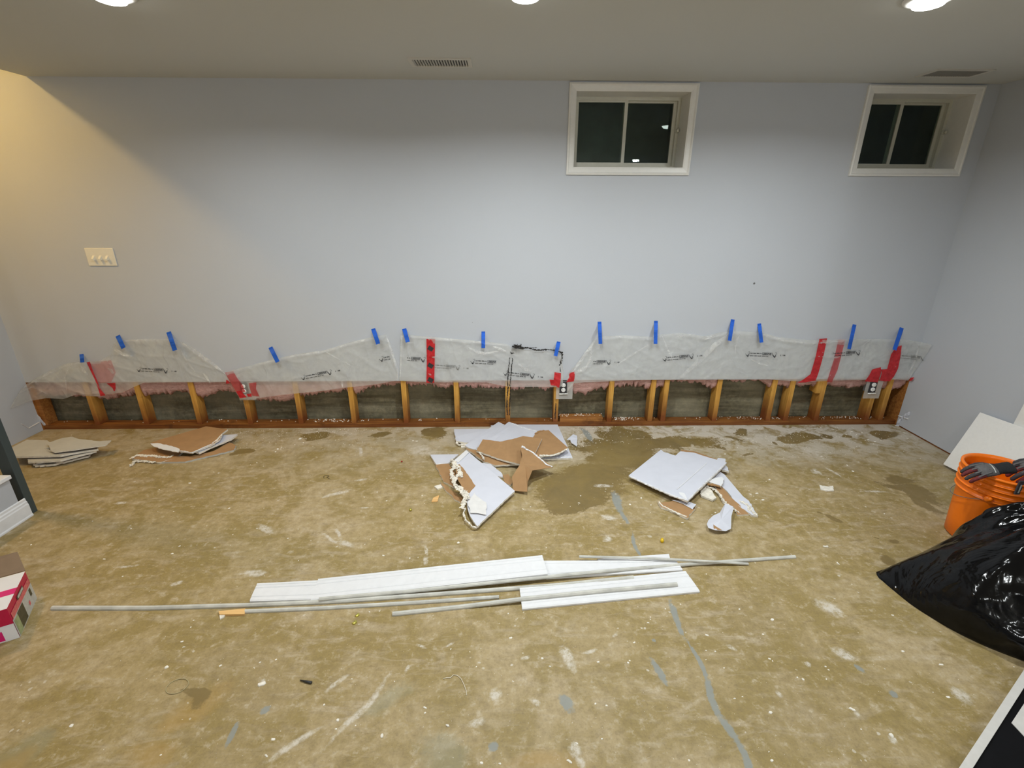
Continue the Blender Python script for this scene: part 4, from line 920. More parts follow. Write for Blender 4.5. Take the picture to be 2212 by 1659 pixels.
# --- right heap
a = scrap('drywall_scrap', [(1545, 1012), (1565, 1025), (1605, 1072), (1618, 1082), (1638, 1114), (1625, 1113), (1592, 1090), (1570, 1060), (1540, 1035)], [.03, .03, .016, .014, .013, .013, .015, .02, .03],
          'long tapering lilac piece pointing to the lower right', flags=[0, 0, 0, 1, 1, 1, 1, 0, 0])
edge_on(a, [(1598, 1083), (1615, 1090), (1622, 1104), (1636, 1113)], .016, .012, .008, 21, 'gypsum')
a = scrap('drywall_scrap', [(1540, 1045), (1558, 1050), (1580, 1075), (1612, 1105), (1618, 1111), (1593, 1112), (1585, 1095), (1562, 1083), (1550, 1060)], [.02, .02, .02, .012, .010, .010, .012, .015, .02],
          'brown and cream broken strip under the tapering piece', 'kraft', 'gypsum', 'lilac')
edge_on(a, [(1530, 1053), (1545, 1057), (1556, 1070), (1565, 1085), (1585, 1100), (1600, 1110)], [.02, .02, .018, .016, .012, .010], .009, .008, 22)
a = scrap('drywall_scrap', [(1525, 1037), (1560, 1030), (1564, 1035), (1558, 1050), (1535, 1042)], [.045]*5, 'small cream corner sticking out right under the large sheet', 'trim', 'gypsum', 'kraft')
edge_on(a, [(1528, 1046), (1545, 1048), (1556, 1052)], .04, .006, .008, 23, 'kraft')
a = scrap('drywall_scrap', [(1510, 1045), (1530, 1048), (1548, 1075), (1540, 1080), (1515, 1070)], [.015]*5, 'crumbled cream bits under the right corner of the large sheet', 'gypsum', 'gypsum', 'gypsum', amp=.006)
a = scrap('drywall_scrap', [(1428, 971), (1433, 976), (1459, 984), (1470, 975), (1500, 978), (1530, 988), (1570, 999), (1560, 1010), (1485, 1082), (1420, 1055), (1358, 1027)],
          [.05, .05, .05, .05, .05, .055, .062, .062, .052, .045, .04], 'large tilted lilac drywall sheet of the right heap with a scored line', flags=[1, 1, 1, 1, 1, 1, 0, 1, 0, 0, 0], amp=.002)
edge_on(a, [(1360, 1029), (1390, 1043), (1420, 1057), (1450, 1070), (1484, 1082)], [.036, .038, .041, .044, .048], .006, .007, 24, 'trim')
edge_on(a, [(1487, 1080), (1520, 1046), (1562, 1007)], [.050, .056, .061], .004, .006, 25, 'trim')
slab('scored_line', P3([(1462, 1056), (1526, 1000), (1527, 1001), (1463, 1057)], [.053, .060, .060, .053]), .0005, M['trim'], M['trim'], M['trim'], a)
slab('torn_face', ragged(P3([(1449, 1060), (1478, 1065), (1484, 1078), (1460, 1072)], [.0475, .052, .052, .049]), .002, .015), .0008, M['trim'], M['trim'], M['trim'], a)
a = scrap('drywall_scrap', [(1470, 971), (1505, 976), (1550, 993), (1545, 1000), (1480, 985)], [.03]*5, 'brown backing edge peeping out behind the large tilted sheet', 'kraft', 'gypsum', 'lilac')
a = scrap('drywall_scrap', [(1551, 989), (1567, 991), (1566, 1001), (1575, 1018), (1560, 1015), (1548, 996)], [.035]*6, 'little white tab at the far right corner of the large tilted sheet', 'lilac', 'gypsum', 'kraft')
a = scrap('drywall_scrap', [(1421, 1082), (1430, 1086), (1460, 1081), (1498, 1100), (1506, 1091), (1485, 1119), (1470, 1112), (1445, 1100), (1428, 1095)], [.014]*9, 'brown piece with a white flap in front of the large tilted sheet', 'kraft', 'gypsum', 'lilac')
slab('paper_flap', ragged(P3([(1451, 1080), (1485, 1082), (1504, 1090), (1496, 1100), (1475, 1088)], [.018, .022, .020, .018, .018]), .002, .02), .0015, M['lilac'], M['gypsum'], M['gypsum'], a)
edge_on(a, [(1423, 1083), (1430, 1093), (1445, 1100), (1462, 1108), (1484, 1117)], .012, .007, .006, 26)
# curled paper piece
pp = [(1567, 1087), (1583, 1094), (1584, 1100), (1580, 1115), (1579, 1142), (1568, 1147), (1545, 1145), (1530, 1140), (1527, 1132), (1530, 1124), (1540, 1114), (1555, 1107), (1562, 1095)]
hz = [.05, .045, .04, .035, .02, .018, .03, .025, .022, .02, .025, .03, .04]
pts = P3(pp, hz); cen = fl(1558, 1122, .045); n = len(pp)
o_ = obj('torn_paper', [*pts, cen, *[q-Z*.002 for q in pts], cen-Z*.002], [(i, (i+1) % n, n) for i in range(n)]+[(n+1+(i+1) % n, n+1+i, 2*n+1) for i in range(n)]+[(i, n+1+i, n+1+(i+1) % n, (i+1) % n) for i in range(n)], M['lilac'])
tag(o_, 'curled white bottle-shaped paper scrap in front of the right heap', 'torn paper', 'broken drywall pieces on the floor')
slab('curled_corner', P3([(1541, 1133), (1548, 1138), (1560, 1145), (1542, 1145)], [.042, .038, .03, .026]), .0012, M['kraft'], M['kraft'], M['lilac'], o_)
# --- left brown heap
a = scrap('drywall_scrap', [(285, 990), (310, 972), (345, 965), (395, 975), (380, 990), (345, 998)], [.016]*6, 'lowest brown and white piece of the kraft heap near the left', 'kraft', 'gypsum', 'dullface', flags=[1, 0, 0, 1, 1, 1])
edge_on(a, [(284, 990), (296, 983), (330, 985), (360, 988), (375, 984)], .02, .012, .008, 31)
edge_on(a, [(284, 1006), (290, 996), (310, 996), (335, 999)], .010, .010, .008, 32)
a = scrap('drywall_scrap', [(350, 985), (410, 985), (460, 975), (495, 955), (510, 962), (505, 972), (480, 978), (400, 997), (345, 998)], [.02, .02, .02, .02, .012, .012, .012, .012, .012], 'dark-edged thin layer under the kraft heap near the left', 'kraft', 'dullface', 'kraft')
a = scrap('drywall_scrap', [(400, 968), (455, 955), (475, 940), (513, 938), (500, 948), (465, 962), (430, 978)], [.045]*7, 'lilac-edged piece right behind the top kraft scrap', 'lilac', 'gypsum', 'kraft', flags=[0, 0, 0, 0, 1, 1, 1])
a = scrap('drywall_scrap', [(341, 951), (445, 921), (492, 927), (481, 935), (475, 948), (458, 960), (415, 977), (388, 974), (378, 965), (325, 957)], [.07, .075, .075, .075, .072, .065, .06, .062, .066, .068], 'top brown kraft-faced scrap of the heap near the left', 'kraft', 'gypsum', 'lilac', flags=[0, 0, 0, 1, 1, 1, 0, 0, 1, 0], amp=.003)
slab('torn_face', ragged(P3([(325, 958), (340, 957), (370, 963), (388, 970), (385, 977), (350, 970), (330, 963)], [.0745, .0745, .0725, .069, .068, .070, .073]), .003, .015), .004, M['trim'], M['gypsum'], M['gypsum'], a)
edge_on(a, [(388, 974), (415, 978), (440, 967), (462, 958)], [.062, .060, .062, .064], .005, .005, 33, 'trim')
edge_on(a, [(458, 958), (470, 950), (480, 938)], [.064, .069, .073], .008, .006, 34)
# --- far left white heap
a = scrap('drywall_scrap', [(70, 985), (110, 980), (150, 982), (205, 970), (190, 985), (115, 1003), (75, 1006)], [.02]*7, 'lowest broken layer of the white heap at the left wall', 'dullface', 'gypsum', 'kraft', amp=.006)
edge_on(a, [(72, 1005), (95, 1000), (110, 992), (125, 1000), (150, 992)], .02, .008, .008, 41)
a = scrap('drywall_scrap', [(60, 968), (130, 972), (212, 962), (208, 974), (130, 994), (60, 998)], [.05]*6, 'middle layer of the white heap at the left wall', 'dullface', 'gypsum', 'kraft', amp=.003)
a = scrap('drywall_scrap', [(26, 966), (58, 950), (102, 951), (120, 965), (98, 968), (110, 976), (170, 972), (212, 970), (160, 978), (130, 984), (31, 986)], [.075, .08, .08, .08, .08, .08, .07, .065, .07, .075, .075], 'long dull white top sheet of the heap at the left wall', 'dullface', 'gypsum', 'kraft', flags=[0, 0, 0, 0, 0, 0, 0, 0, 0, 0, 0])
a = scrap('drywall_scrap', [(103, 957), (135, 946), (155, 943), (170, 948), (215, 953), (240, 951), (228, 962), (205, 965), (160, 972), (118, 977), (96, 968), (110, 973)], [.10, .10, .10, .10, .09, .085, .085, .088, .092, .095, .10, .098], 'curled white shard lying on top of the heap at the left wall', 'dullface', 'gypsum', 'kraft', flags=[1]*12, amp=.002, th=.006)

# ================================================================== LONG WHITE BOARDS
def board(name, pa, pb, pc, pd, z, th, label, mat='trim', grooves=(.14, .30, .80), cat='baseboard', group='white boards lying on the floor', zz=None):
    """profiled board; corners pa,pb along the far edge (left,right), pd,pc along the near edge (left,right)"""
    z4 = zz or [z]*4
    A, B, C_, D_ = [fl(*p, q) for p, q in zip((pa, pb, pc, pd), z4)]
    prof = [(0, -th*.75), (0, -th*.25), (.03, 0)]
    for g in grooves: prof += [(g-.030, 0), (g-.006, -.0032), (g+.006, -.0032), (g+.022, -.0005)]
    prof += [(.95, -.001), (1, -th*.35), (1, -th)]
    V = []; n = len(prof)+1
    for a_, b_ in ((A, D_), (B, C_)):
        for u, h_ in prof: V.append(a_.lerp(b_, u)+Z*h_)
        V.append(a_.lerp(b_, 0)-Z*th)
    Fc = [(i, (i+1) % n, n+(i+1) % n, n+i) for i in range(n)]+[tuple(range(n)), tuple(range(2*n-1, n-1, -1))]
    return tag(rebase(obj(name, V, Fc, M[mat])), label, cat, group)
board('baseboard_plank', (1172, 1210), (1460, 1210), (1475, 1230), (1180, 1247), .014, .013, 'white board lying half hidden under the middle of the pile, right of the longest wide board', grooves=(.2, .8))
board('baseboard_plank', (1290, 1207), (1445, 1196), (1448, 1208), (1300, 1218), .010, .009, 'white board end peeking out at the back of the pile', grooves=())
board('baseboard_plank', (1122, 1268), (1480, 1232), (1512, 1276), (1128, 1314), .013, .013, 'white board with a slanted cut end at the front right of the pile')
board('baseboard_plank', (556, 1259), (690, 1252), (676, 1293), (539, 1297), .016, .014, 'short white board at the left end of the pile')
board('baseboard_plank', (688, 1249), (1171, 1198), (1183, 1238), (671, 1295), .026, .013, 'longest wide white board with grooves, on top of the pile', zz=[.020, .044, .042, .018])
def moulding(pts, zs, r, label, mat='moulding', name='quarter_round'):
    """thin moulding strip with a rounded top following pixel centre points"""
    P = [fl(x, y, z) for (x, y), z in zip(pts, zs)]; Q = []
    for a_, b_ in zip(P, P[1:]): Q += [a_.lerp(b_, q/6) for q in range(6)]
    Q.append(P[-1]); V = []; Fc = []
    pf = [(-1, 0), (-1, .5), (-.6, .95), (-.1, 1.15), (.5, 1.05), (1, .6), (1, 0)]; n = len(pf)
    for i, p in enumerate(Q):
        d = (Q[min(i+1, len(Q)-1)]-Q[max(i-1, 0)]).normalized(); s_ = d.cross(Z).normalized()
        for u, v in pf: V.append(p+s_*u*r*.8+Z*(v*r-.0))
    for i in range(len(Q)-1):
        for k in range(n): Fc.append((i*n+k, i*n+(k+1) % n, (i+1)*n+(k+1) % n, (i+1)*n+k))
    Fc += [tuple(range(n)), tuple((len(Q)-1)*n+k for k in range(n))]
    return tag(rebase(obj(name, V, Fc, M[mat])), label, 'moulding', 'thin moulding strips lying on the floor')
moulding([(114, 1315), (320, 1315), (531, 1309), (741, 1300), (1000, 1281), (1200, 1266), (1368, 1249)], [0, 0, 0, .0, .0, .002, .004], .0125, 'longest thin moulding, reaching far out at the left of the pile')
moulding([(690, 1296), (900, 1277), (1120, 1254), (1300, 1236), (1500, 1219), (1717, 1204)], [.014, .010, .016, .016, .005, 0], .011, 'thin moulding sticking out at the far right of the pile')
q = moulding([(530, 1322), (700, 1315), (900, 1303), (1078, 1291)], [0, 0, 0, .0], .011, 'thin moulding with a bare wood end, at the front left')
tag(rebase(slab('wood_splinter', P3([(472, 1320), (530, 1314), (528, 1326), (474, 1327)], .010), .010, M['rawwood'], M['rawwood'], M['rawwood'])), 'bare orange wood splinter at the left tip of the front moulding', 'wood splinter')
tag(rebase(slab('plaster_chip', P3([(474, 1326), (487, 1326), (484, 1332), (475, 1337)], .006), .006, M['gypsum'], M['gypsum'], M['gypsum'])), 'white flake under the bare orange wood splinter', 'plaster chip')
moulding([(848, 1328), (1000, 1312), (1125, 1296), (1300, 1278), (1462, 1264)], [0, 0, .012, .0135, .0135], .0125, 'thin moulding resting across the front right board')
moulding([(1251, 1203), (1400, 1207), (1520, 1213), (1616, 1219)], [.020, .022, .022, .004], .008, 'shortest thin strip lying crosswise at the back right of the pile')

# ================================================================== RIGHT SIDE
# leaning panels
def lean(name, pts, th, label, g=None):
    V = [Vector(p) for p in pts]; n = len(V); nrm = (V[1]-V[0]).cross(V[-1]-V[0]).normalized()
    if nrm.x < 0: nrm = -nrm
    W_ = [v-nrm*th for v in V]
    return tag(obj(name, V+W_, [tuple(range(n)), tuple(range(2*n-1, n-1, -1))]+[(i, (i+1) % n, n+(i+1) % n, n+i) for i in range(n)], M['foam'], bevel=.001), label, 'panel', 'white panels leaning on the right wall')
tl = sx(2120, 892, XR-.024); bl = fl(2039, 1004, .014)
trp = sx(2199, 920, XR-.024); tr_ = tl+(trp-tl).normalized()*1.0
br = bl+(tr_-tl)
lean('foam_board', [bl+Vector((.004, 0, 0)), br+Vector((.004, 0, 0)), tr_, tl], .012, 'white board leaning on the right wall behind the orange bucket')
t2 = sx(2219, 868, XR-.010)
lean('foam_board', [Vector((XR-.010, trp.y+.07, .0)), Vector((XR-.010, trp.y-.8, .0)), Vector((XR-.010, t2.y-.8, .62)), Vector((XR-.010, t2.y, .62))], .008, 'second white board at the right frame edge, only a sliver seen')

# bucket
BC = Vector((2.56, 2.09, 0)); BH, RB, RTP = .42, .135, .157
bk = thing('bucket', 'orange plastic bucket with gloves on its rim, beside the black bag', 'bucket', None, BC)
def rad(z): return RB+(RTP-RB)*z/BH
prof = [(.001, .004), (RB-.006, .002), (RB, .008)]
for z in (.10, .18, .27): prof.append((rad(z), z))
for zc_ in (.285, .318, .350, .379):
    prof += [(rad(zc_)+.001, zc_), (rad(zc_)+.011, zc_+.001), (rad(zc_)+.011, zc_+.004), (rad(zc_)+.002, zc_+.005)]
prof += [(rad(BH)+.002, BH-.014), (rad(BH)+.009, BH-.012), (rad(BH)+.009, BH-.002), (rad(BH)+.004, BH), (rad(BH)-.004, BH-.001), (rad(BH)-.005, BH-.02), (rad(.2)-.005, .2), (RB-.005, .012), (.001, .010)]
lathe('bucket_body', prof, BC, M['orange'], bk, 72)
a0 = math.radians(215)
lathe('handle_boss', [(.002, .016), (.012, .014), (.016, .006), (.018, 0)], BC+Vector((math.cos(a0)*(rad(.300)+.006), math.sin(a0)*(rad(.300)+.006), .300)), M['orange'], bk, 20, axis=Vector((math.cos(a0), math.sin(a0), 0)))
pts = []
pa = BC+Vector((math.cos(a0)*(rad(.300)+.016), math.sin(a0)*(rad(.300)+.016), .27)); a1 = a0-math.pi
pe = BC+Vector((math.cos(a0+2.2)*(rad(.300)+.02), math.sin(a0+2.2)*(rad(.300)+.02), .20))
for i in range(22):
    u = i/21; aa = a0-u*math.radians(170); rr_ = rad(.25)+.010+.004*math.sin(u*math.pi); pts.append(BC+Vector((math.cos(aa)*rr_, math.sin(aa)*rr_, .297-.075*math.sin(u*math.pi))))
tube('wire_handle', pts, .0018, M['boxgrey'], bk, 6)
localise(bk)

# gloves
def glove(name, base, ux, uz, label, mirror=1, scale=1.0, fingers=True):
    """ux: direction from cuff to finger tips, uz: up normal of the back of the hand"""
    ux = Vector(ux).normalized(); uz = (Vector(uz)-ux*Vector(uz).dot(ux)).normalized(); uy = uz.cross(ux)*mirror
    g = thing(name, label, 'glove', 'work gloves on the bucket rim', base)
    def W_(x, y, z): return Vector(base)+(ux*x+uy*y+uz*z)*scale
    def chain(nm, pts_, rad_, mat, parent=g, flat=.75, n=14):
        P = [Vector(p) for p in pts_]; Q = []; RR = []
        for i in range(len(P)-1):
            for q in range(5):
                u = q/5; Q.append(P[i].lerp(P[i+1], u)); RR.append((rad_[i][0]*(1-u)+rad_[i+1][0]*u, rad_[i][1]*(1-u)+rad_[i+1][1]*u))
        Q.append(P[-1]); RR.append(rad_[-1]); V = []; Fc = []
        for i, p in enumerate(Q):
            d = (Q[min(i+1, len(Q)-1)]-Q[max(i-1, 0)]).normalized(); s_ = Vector((0, 1, 0)); s_ = (s_-d*s_.dot(d)).normalized(); t_ = d.cross(s_)
            for k in range(n):
                a_ = 2*math.pi*k/n; wob = 1+.05*noise.noise(Vector((i*.9, k*.8, len(V)*.01)))
                q_ = p+(s_*math.cos(a_)*RR[i][0]+t_*math.sin(a_)*RR[i][1])*wob; V.append(W_(q_.x, q_.y, q_.z))
        for i in range(len(Q)-1):
            for k in range(n): Fc.append((i*n+k, i*n+(k+1) % n, (i+1)*n+(k+1) % n, (i+1)*n+k))
        Fc += [tuple(range(n)), tuple((len(Q)-1)*n+k for k in range(n))]
        return obj(nm, V, Fc, mat, parent, smooth=True)
    chain('cuff', [(-.085, 0, .004), (-.078, 0, .004), (-.045, 0, .004), (-.01, 0, .004), (.012, 0, .003)], [(.034, .017), (.040, .022), (.037, .021), (.034, .020), (.040, .019)], M['glovecuff'])
    chain('palm', [(.006, 0, .002), (.03, 0, .003), (.06, .002, .003), (.085, .002, -.002), (.094, .002, -.006)], [(.037, .018), (.044, .021), (.047, .021), (.046, .018), (.040, .012)], M['gloveback'])
    spec = [(-.034, .058, .0100), (-.012, .066, .0108), (.012, .068, .0110), (.034, .055, .0102)]
    for i, (yo, ln, r_) in enumerate(spec):
        mt = M['glovered'] if i % 2 == 0 else M['glove']
        f = chain('finger', [(.078, yo, -.002), (.090, yo*1.05, -.002), (.090+ln*.4, yo*1.12, -.010), (.090+ln*.72, yo*1.1, -.027), (.090+ln*.88, yo*1.05, -.045), (.090+ln*.9, yo*1.02, -.052)],
              [(r_, r_*.95), (r_*1.1, r_*1.05), (r_*1.05, r_), (r_, r_), (r_*.9, r_*.9), (r_*.45, r_*.45)], mt)
        chain('finger_rib', [(.052, yo*.9, .0215), (.088, yo*1.0, .012), (.090+ln*.35, yo*1.12, .003), (.090+ln*.66, yo*1.1, -.014)], [(.0035, .003), (.005, .003), (.005, .003), (.003, .002)], M['gloveback'], g, n=8)
    chain('thumb', [(.015, .030, -.002), (.035, .048, -.010), (.055, .060, -.022), (.073, .064, -.034), (.080, .064, -.038)], [(.014, .013), (.0145, .014), (.0125, .012), (.0105, .010), (.005, .005)], M['glove'])
    chain('reflective_band', [(.034, -.034, .016), (.030, -.012, .0235), (.027, .010, .0245), (.024, .028, .018)], [(.003, .002)]*4, M['tagwhite'], g, n=8)
    localise(g)
    return g
rimz = BH+.020
ang = math.radians(222)
gb = BC+Vector((math.cos(ang)*.115, math.sin(ang)*.115, rimz+.010))
gb = Vector((2.452, 2.035, BH+.028))
glove('work_glove', gb, (-.97, .04, -.12), (0, -.35, 1), 'dark grey and red work glove with fingers over the left of the bucket rim', mirror=-1, scale=.88)
# hanging hook-and-loop strap
sp = Vector((2.49, 1.955, BH+.02))
st_ = tag(rebase(obj('glove_strap', *boxg(sp.x-.013, sp.x+.013, sp.y-.018, sp.y-.010, BH-.055, BH+.02), M['glove'], bevel=.002)), 'dark strap with a light stripe hanging over the bucket front from the glove', 'strap')
q = obj('light_stripe', *boxg(sp.x-.003, sp.x+.003, sp.y-.0195, sp.y-.0180, BH-.045, BH+.0), M['tagwhite'], st_); q.data.transform(Matrix.Translation(-st_.location))
glove('work_glove', Vector((2.735, 2.07, BH+.03)), (-.95, .0, -.25), (0, -.35, 1), 'second dark glove, at the right rim of the bucket by the frame edge', mirror=-1)

# bin bag
def bag():
    cx, cy, ht = 2.42, 1.66, .43; ctr = Vector((cx, cy, 0)); V = []; Fc = []; NU, NV = 180, 90
    foot = [(1.81, 1.83), (1.80, 1.79), (1.825, 1.62), (1.885, 1.49), (1.95, 1.41), (2.04, 1.34), (2.2, 1.27), (2.45, 1.22), (2.75, 1.30), (2.93, 1.5), (2.93, 1.75), (2.80, 1.88), (2.55, 1.90), (2.36, 1.90), (2.20, 1.905), (2.02, 1.88), (1.86, 1.848)]
    poly = [(math.atan2(y-cy, x-cx), math.hypot(x-cx, y-cy)) for x, y in foot]
    def reach(a_):
        d = Vector((math.cos(a_), math.sin(a_))); best = .3
        for i in range(len(foot)):
            p, q = Vector(foot[i])-Vector((cx, cy)), Vector(foot[(i+1) % len(foot)])-Vector((cx, cy)); e = q-p
            den = d.x*e.y-d.y*e.x
            if abs(den) < 1e-9: continue
            t_ = (p.x*e.y-p.y*e.x)/den; u_ = (p.x*d.y-p.y*d.x)/den
            if t_ > 0 and -1e-6 <= u_ <= 1+1e-6: best = t_
        return best
    def smooth_reach(a_):
        ws = [(k_*.035, math.exp(-(k_/2.0)**2)) for k_ in range(-4, 5)]; return sum(reach(a_+o_)*w_ for o_, w_ in ws)/sum(w_ for _, w_ in ws)
    RE = [reach(2*math.pi*i/NU) if abs((2*math.pi*i/NU-math.atan2(1.82-cy, 1.81-cx)+math.pi) % (2*math.pi)-math.pi) < .06 else smooth_reach(2*math.pi*i/NU) for i in range(NU)]
    at = math.atan2(1.82-cy, 1.81-cx)
    for j in range(NV+1):
        v = j/NV; s0 = math.cos(v*math.pi/2)
        for i in range(NU):
            a_ = 2*math.pi*i/NU; da = (a_-at+math.pi) % (2*math.pi)-math.pi; sp = math.exp(-(da/.42)**2)
            rb = RE[i]; k_ = 2.5*(1-sp)+1.25*sp; q_ = .48*(1-sp)+.92*sp
            s_ = s0; z = (ht+.02*math.sin(2*a_+1))*max(0, 1-s_**k_)**q_
            bul = 1+.05*math.sin(min(1, z/ht)*math.pi)*(1-sp)
            p = Vector((math.cos(a_), math.sin(a_), 0))*rb*s_*bul
            q3 = Vector((p.x, p.y, z))
            n1 = noise.noise(q3*3.6+Vector((3, 1, 7))); fold = 1-abs(noise.noise(Vector((math.cos(a_)*3.4+z*2, math.sin(a_)*3.4+z, s_*2.2))))
            n2 = 1-abs(noise.noise(q3*9+Vector((1, 5, 2))))
            dsp = (.050*n1+.055*(fold**6-.25)+.016*(n2**5))*min(1, v*5)*(1-.6*sp)*(1-.88*math.exp(-(da/.6)**2))
            # collapsed hollow on the camera side near the top
            dh = (Vector((cx-.12, cy-.14, ht*.86))-(ctr+q3)).length; dsp -= .075*math.exp(-(dh/.085)**2)
            dirp = Vector((p.x, p.y, z*1.3+.02)).normalized()
            q3 = q3+dirp*dsp; q3.z = max(q3.z, .001)
            V.append(ctr+q3)
    for j in range(NV):
        for i in range(NU): Fc.append((j*NU+i, j*NU+(i+1) % NU, (j+1)*NU+(i+1) % NU, (j+1)*NU+i))
    Fc.append(tuple(range(NU))); Fc.append(tuple(NV*NU+i for i in range(NU)))
    o_ = obj('trash_bag', V, Fc, M['bag'], smooth=True)
    bm = bmesh.new(); bm.from_mesh(o_.data)
    for _ in range(5): bmesh.ops.smooth_vert(bm, verts=[v for v in bm.verts if v.co.z > .004], factor=.5, use_axis_x=True, use_axis_y=True, use_axis_z=True)
    bm.to_mesh(o_.data); bm.free()
    return tag(rebase(o_), 'glossy black full trash bag on the floor in front of the orange bucket', 'trash bag')
bag()

# black framed board bottom right, lying on the floor
A_, B_ = fl(2060, 1680, .03), fl(2225, 1430, .03); d = (B_-A_).normalized(); s_ = Vector((d.y, -d.x, 0))
A_ = A_-d*.25; B_ = B_+d*.01
BOARD_A, BOARD_S = A_.copy(), s_.copy()
r = thing('framed_board', 'black board with a white rim lying on the floor at the bottom right', 'board', None, (A_.x, A_.y, 0))
def quadbox(name, p, dx, sy, L0, L1, S0, S1, z0, z1, mat, parent):
    V = [p+dx*a_+sy*b_ for a_, b_ in ((L0, S0), (L1, S0), (L1, S1), (L0, S1))]
    V = [Vector((v.x, v.y, z)) for z in (z0, z1) for v in V]
    return obj(name, V, [(0, 1, 2, 3), (7, 6, 5, 4), (0, 4, 5, 1), (1, 5, 6, 2), (2, 6, 7, 3), (3, 7, 4, 0)], mat, parent)
L = (B_-A_).length
quadbox('panel', A_, d, s_, 0, L, .0, .6, 0, .022, M['blackgloss'], r)
quadbox('rim', A_, d, s_, 0, L, -.002, .021, 0, .030, M['whiteedge'], r)
localise(r)
pt = [fl(2185, 1561, .024), fl(2225, 1500, .024), fl(2260, 1560, .024), fl(2214, 1592, .024)]
tag(rebase(slab('white_label', pt, .002, M['whiteedge'], M['whiteedge'], M['whiteedge'])), 'pale grey card lying on the black board at the bottom right', 'card')

# ================================================================== CARDBOARD BOX
Cc, Dd = fl(43.5, 1376), fl(79.5, 1292); hB = .150
e1 = (Cc-Dd).normalized(); e2 = Vector((e1.y, -e1.x, 0)); e2 = e2 if e2.x < 0 else -e2
Wd, Ln = (Cc-Dd).length, .34
bxo = thing('cardboard_box', 'red and white product box with an open brown flap at the left edge', 'box', None, Dd)
def bp(a_, b_, z): return Dd+e1*a_*Wd+e2*b_*Ln+Z*z
v8 = [bp(a_, b_, z) for z in (0, hB) for a_, b_ in ((0, 0), (1, 0), (1, 1), (0, 1))]
obj('box_body', v8, [(0, 1, 2, 3), (7, 6, 5, 4), (0, 4, 5, 1), (1, 5, 6, 2), (2, 6, 7, 3), (3, 7, 4, 0)], M['redprint'], bxo)
ou = -e2*.0012
def side(nm, a0_, a1_, z0, z1, mat, off=1.0, skew=0):   # patch printed on the right-hand side (b=0)
    V = [bp(a0_, 0, z0)+ou*off, bp(a1_, 0, z0)+ou*off, bp(a1_, 0, z1)+ou*off, bp(a0_, 0, z1)+ou*off]; obj(nm, V, [(0, 1, 2, 3)], M[mat], bxo)
def front(nm, b0_, b1_, z0, z1, mat, off=1.0):
    V = [bp(1, b0_, z0)+e1*.0012*off, bp(1, b1_, z0)+e1*.0012*off, bp(1, b1_, z1)+e1*.0012*off, bp(1, b0_, z1)+e1*.0012*off]; obj(nm, V, [(0, 1, 2, 3)], M[mat], bxo)
def topf(nm, a0_, a1_, b0_, b1_, mat, off=1.0):
    V = [bp(a_, b_, hB+.001*off) for a_, b_ in ((a0_, b0_), (a1_, b0_), (a1_, b1_), (a0_, b1_))]; obj(nm, V, [(0, 1, 2, 3)], M[mat], bxo)
side('side_print', 0, 1, .0, .088, 'greyprint'); side('side_print', .03, .97, .088, .118, 'pinkprint', 1.2); side('handle_slot', .30, .62, .112, .132, 'darkprint', 1.4); side('side_print', .32, .58, .116, .128, 'greyprint', 1.8)
side('side_print', .52, .80, .006, .084, 'darkprint', 1.6); side('side_print', .80, .97, .003, .080, 'greenprint', 1.6); side('side_print', .10, .18, .045, .080, 'darkprint', 1.6); side('side_print', .27, .33, .025, .045, 'pinkprint', 1.6)
front('front_print', 0, 1, 0, .075, 'whiteprint'); front('front_print', .10, 1, .006, .052, 'magenta', 1.6); front('front_print', .25, 1, .030, .046, 'pinkprint', 2.0); front('front_print', 0, .12, .0, .072, 'whiteprint', 2.2)
topf('top_print', .0, .45, .0, 1, 'whiteprint'); topf('top_print', .45, .62, .0, 1, 'magenta', 1.2); topf('top_print', .62, 1, .0, 1, 'whiteprint', 1.0)
fv = [bp(-.02, 0, hB), bp(-.02, 1, hB), bp(-.30, 1, hB+.055), bp(-.40, .10, hB+.05)]
obj('box_flap', fv+[q+Z*.003 for q in fv], [(0, 1, 2, 3), (7, 6, 5, 4), (0, 4, 5, 1), (1, 5, 6, 2), (2, 6, 7, 3), (3, 7, 4, 0)], M['brownflap'], bxo)
localise(bxo)

# ================================================================== SMALL LITTER
def chip_mesh(seed, kind=0):
    rr = random.Random(seed); n = 9; V = []; 
    top = []
    for i in range(n):
        a_ = 2*math.pi*i/n; r_ = rr.uniform(.6, 1.15); top.append((math.cos(a_)*r_, math.sin(a_)*r_*(.45 if kind else .8)))
    V = [(x, y, 0) for x, y in top]+[(x*.86+rr.uniform(-.05, .05), y*.86+rr.uniform(-.05, .05), .45*rr.uniform(.7, 1.2)) for x, y in top]+[(0, 0, .55)]
    Fc = [tuple(range(n))]+[(i, (i+1) % n, n+(i+1) % n, n+i) for i in range(n)]+[(n+i, n+(i+1) % n, 2*n) for i in range(n)]
    me = bpy.data.meshes.new('plaster_chip'); me.from_pydata(V, [], Fc); me.materials.append(M['knot']); me.update(); return me
CM = [chip_mesh(k, k % 2) for k in range(8)]
def chips(lst, label, group, cat='plaster chip', mat=None):
    for k, (px, py, s_) in enumerate(lst):
        p = fl(px, py); o_ = bpy.data.objects.new('plaster_chip', CM[R.randrange(8)]); C.objects.link(o_)
        o_.location = (p.x, p.y, .0); o_.rotation_euler = (0, 0, R.uniform(-.6, .6)+(0 if R.random() < .8 else 1.5)); q_ = s_/1000*R.uniform(.62, .85); o_.scale = (q_, q_, q_*R.uniform(.5, .8))
        tag(o_, label, cat, group); CH.append((o_, px, py, s_))
CH = []
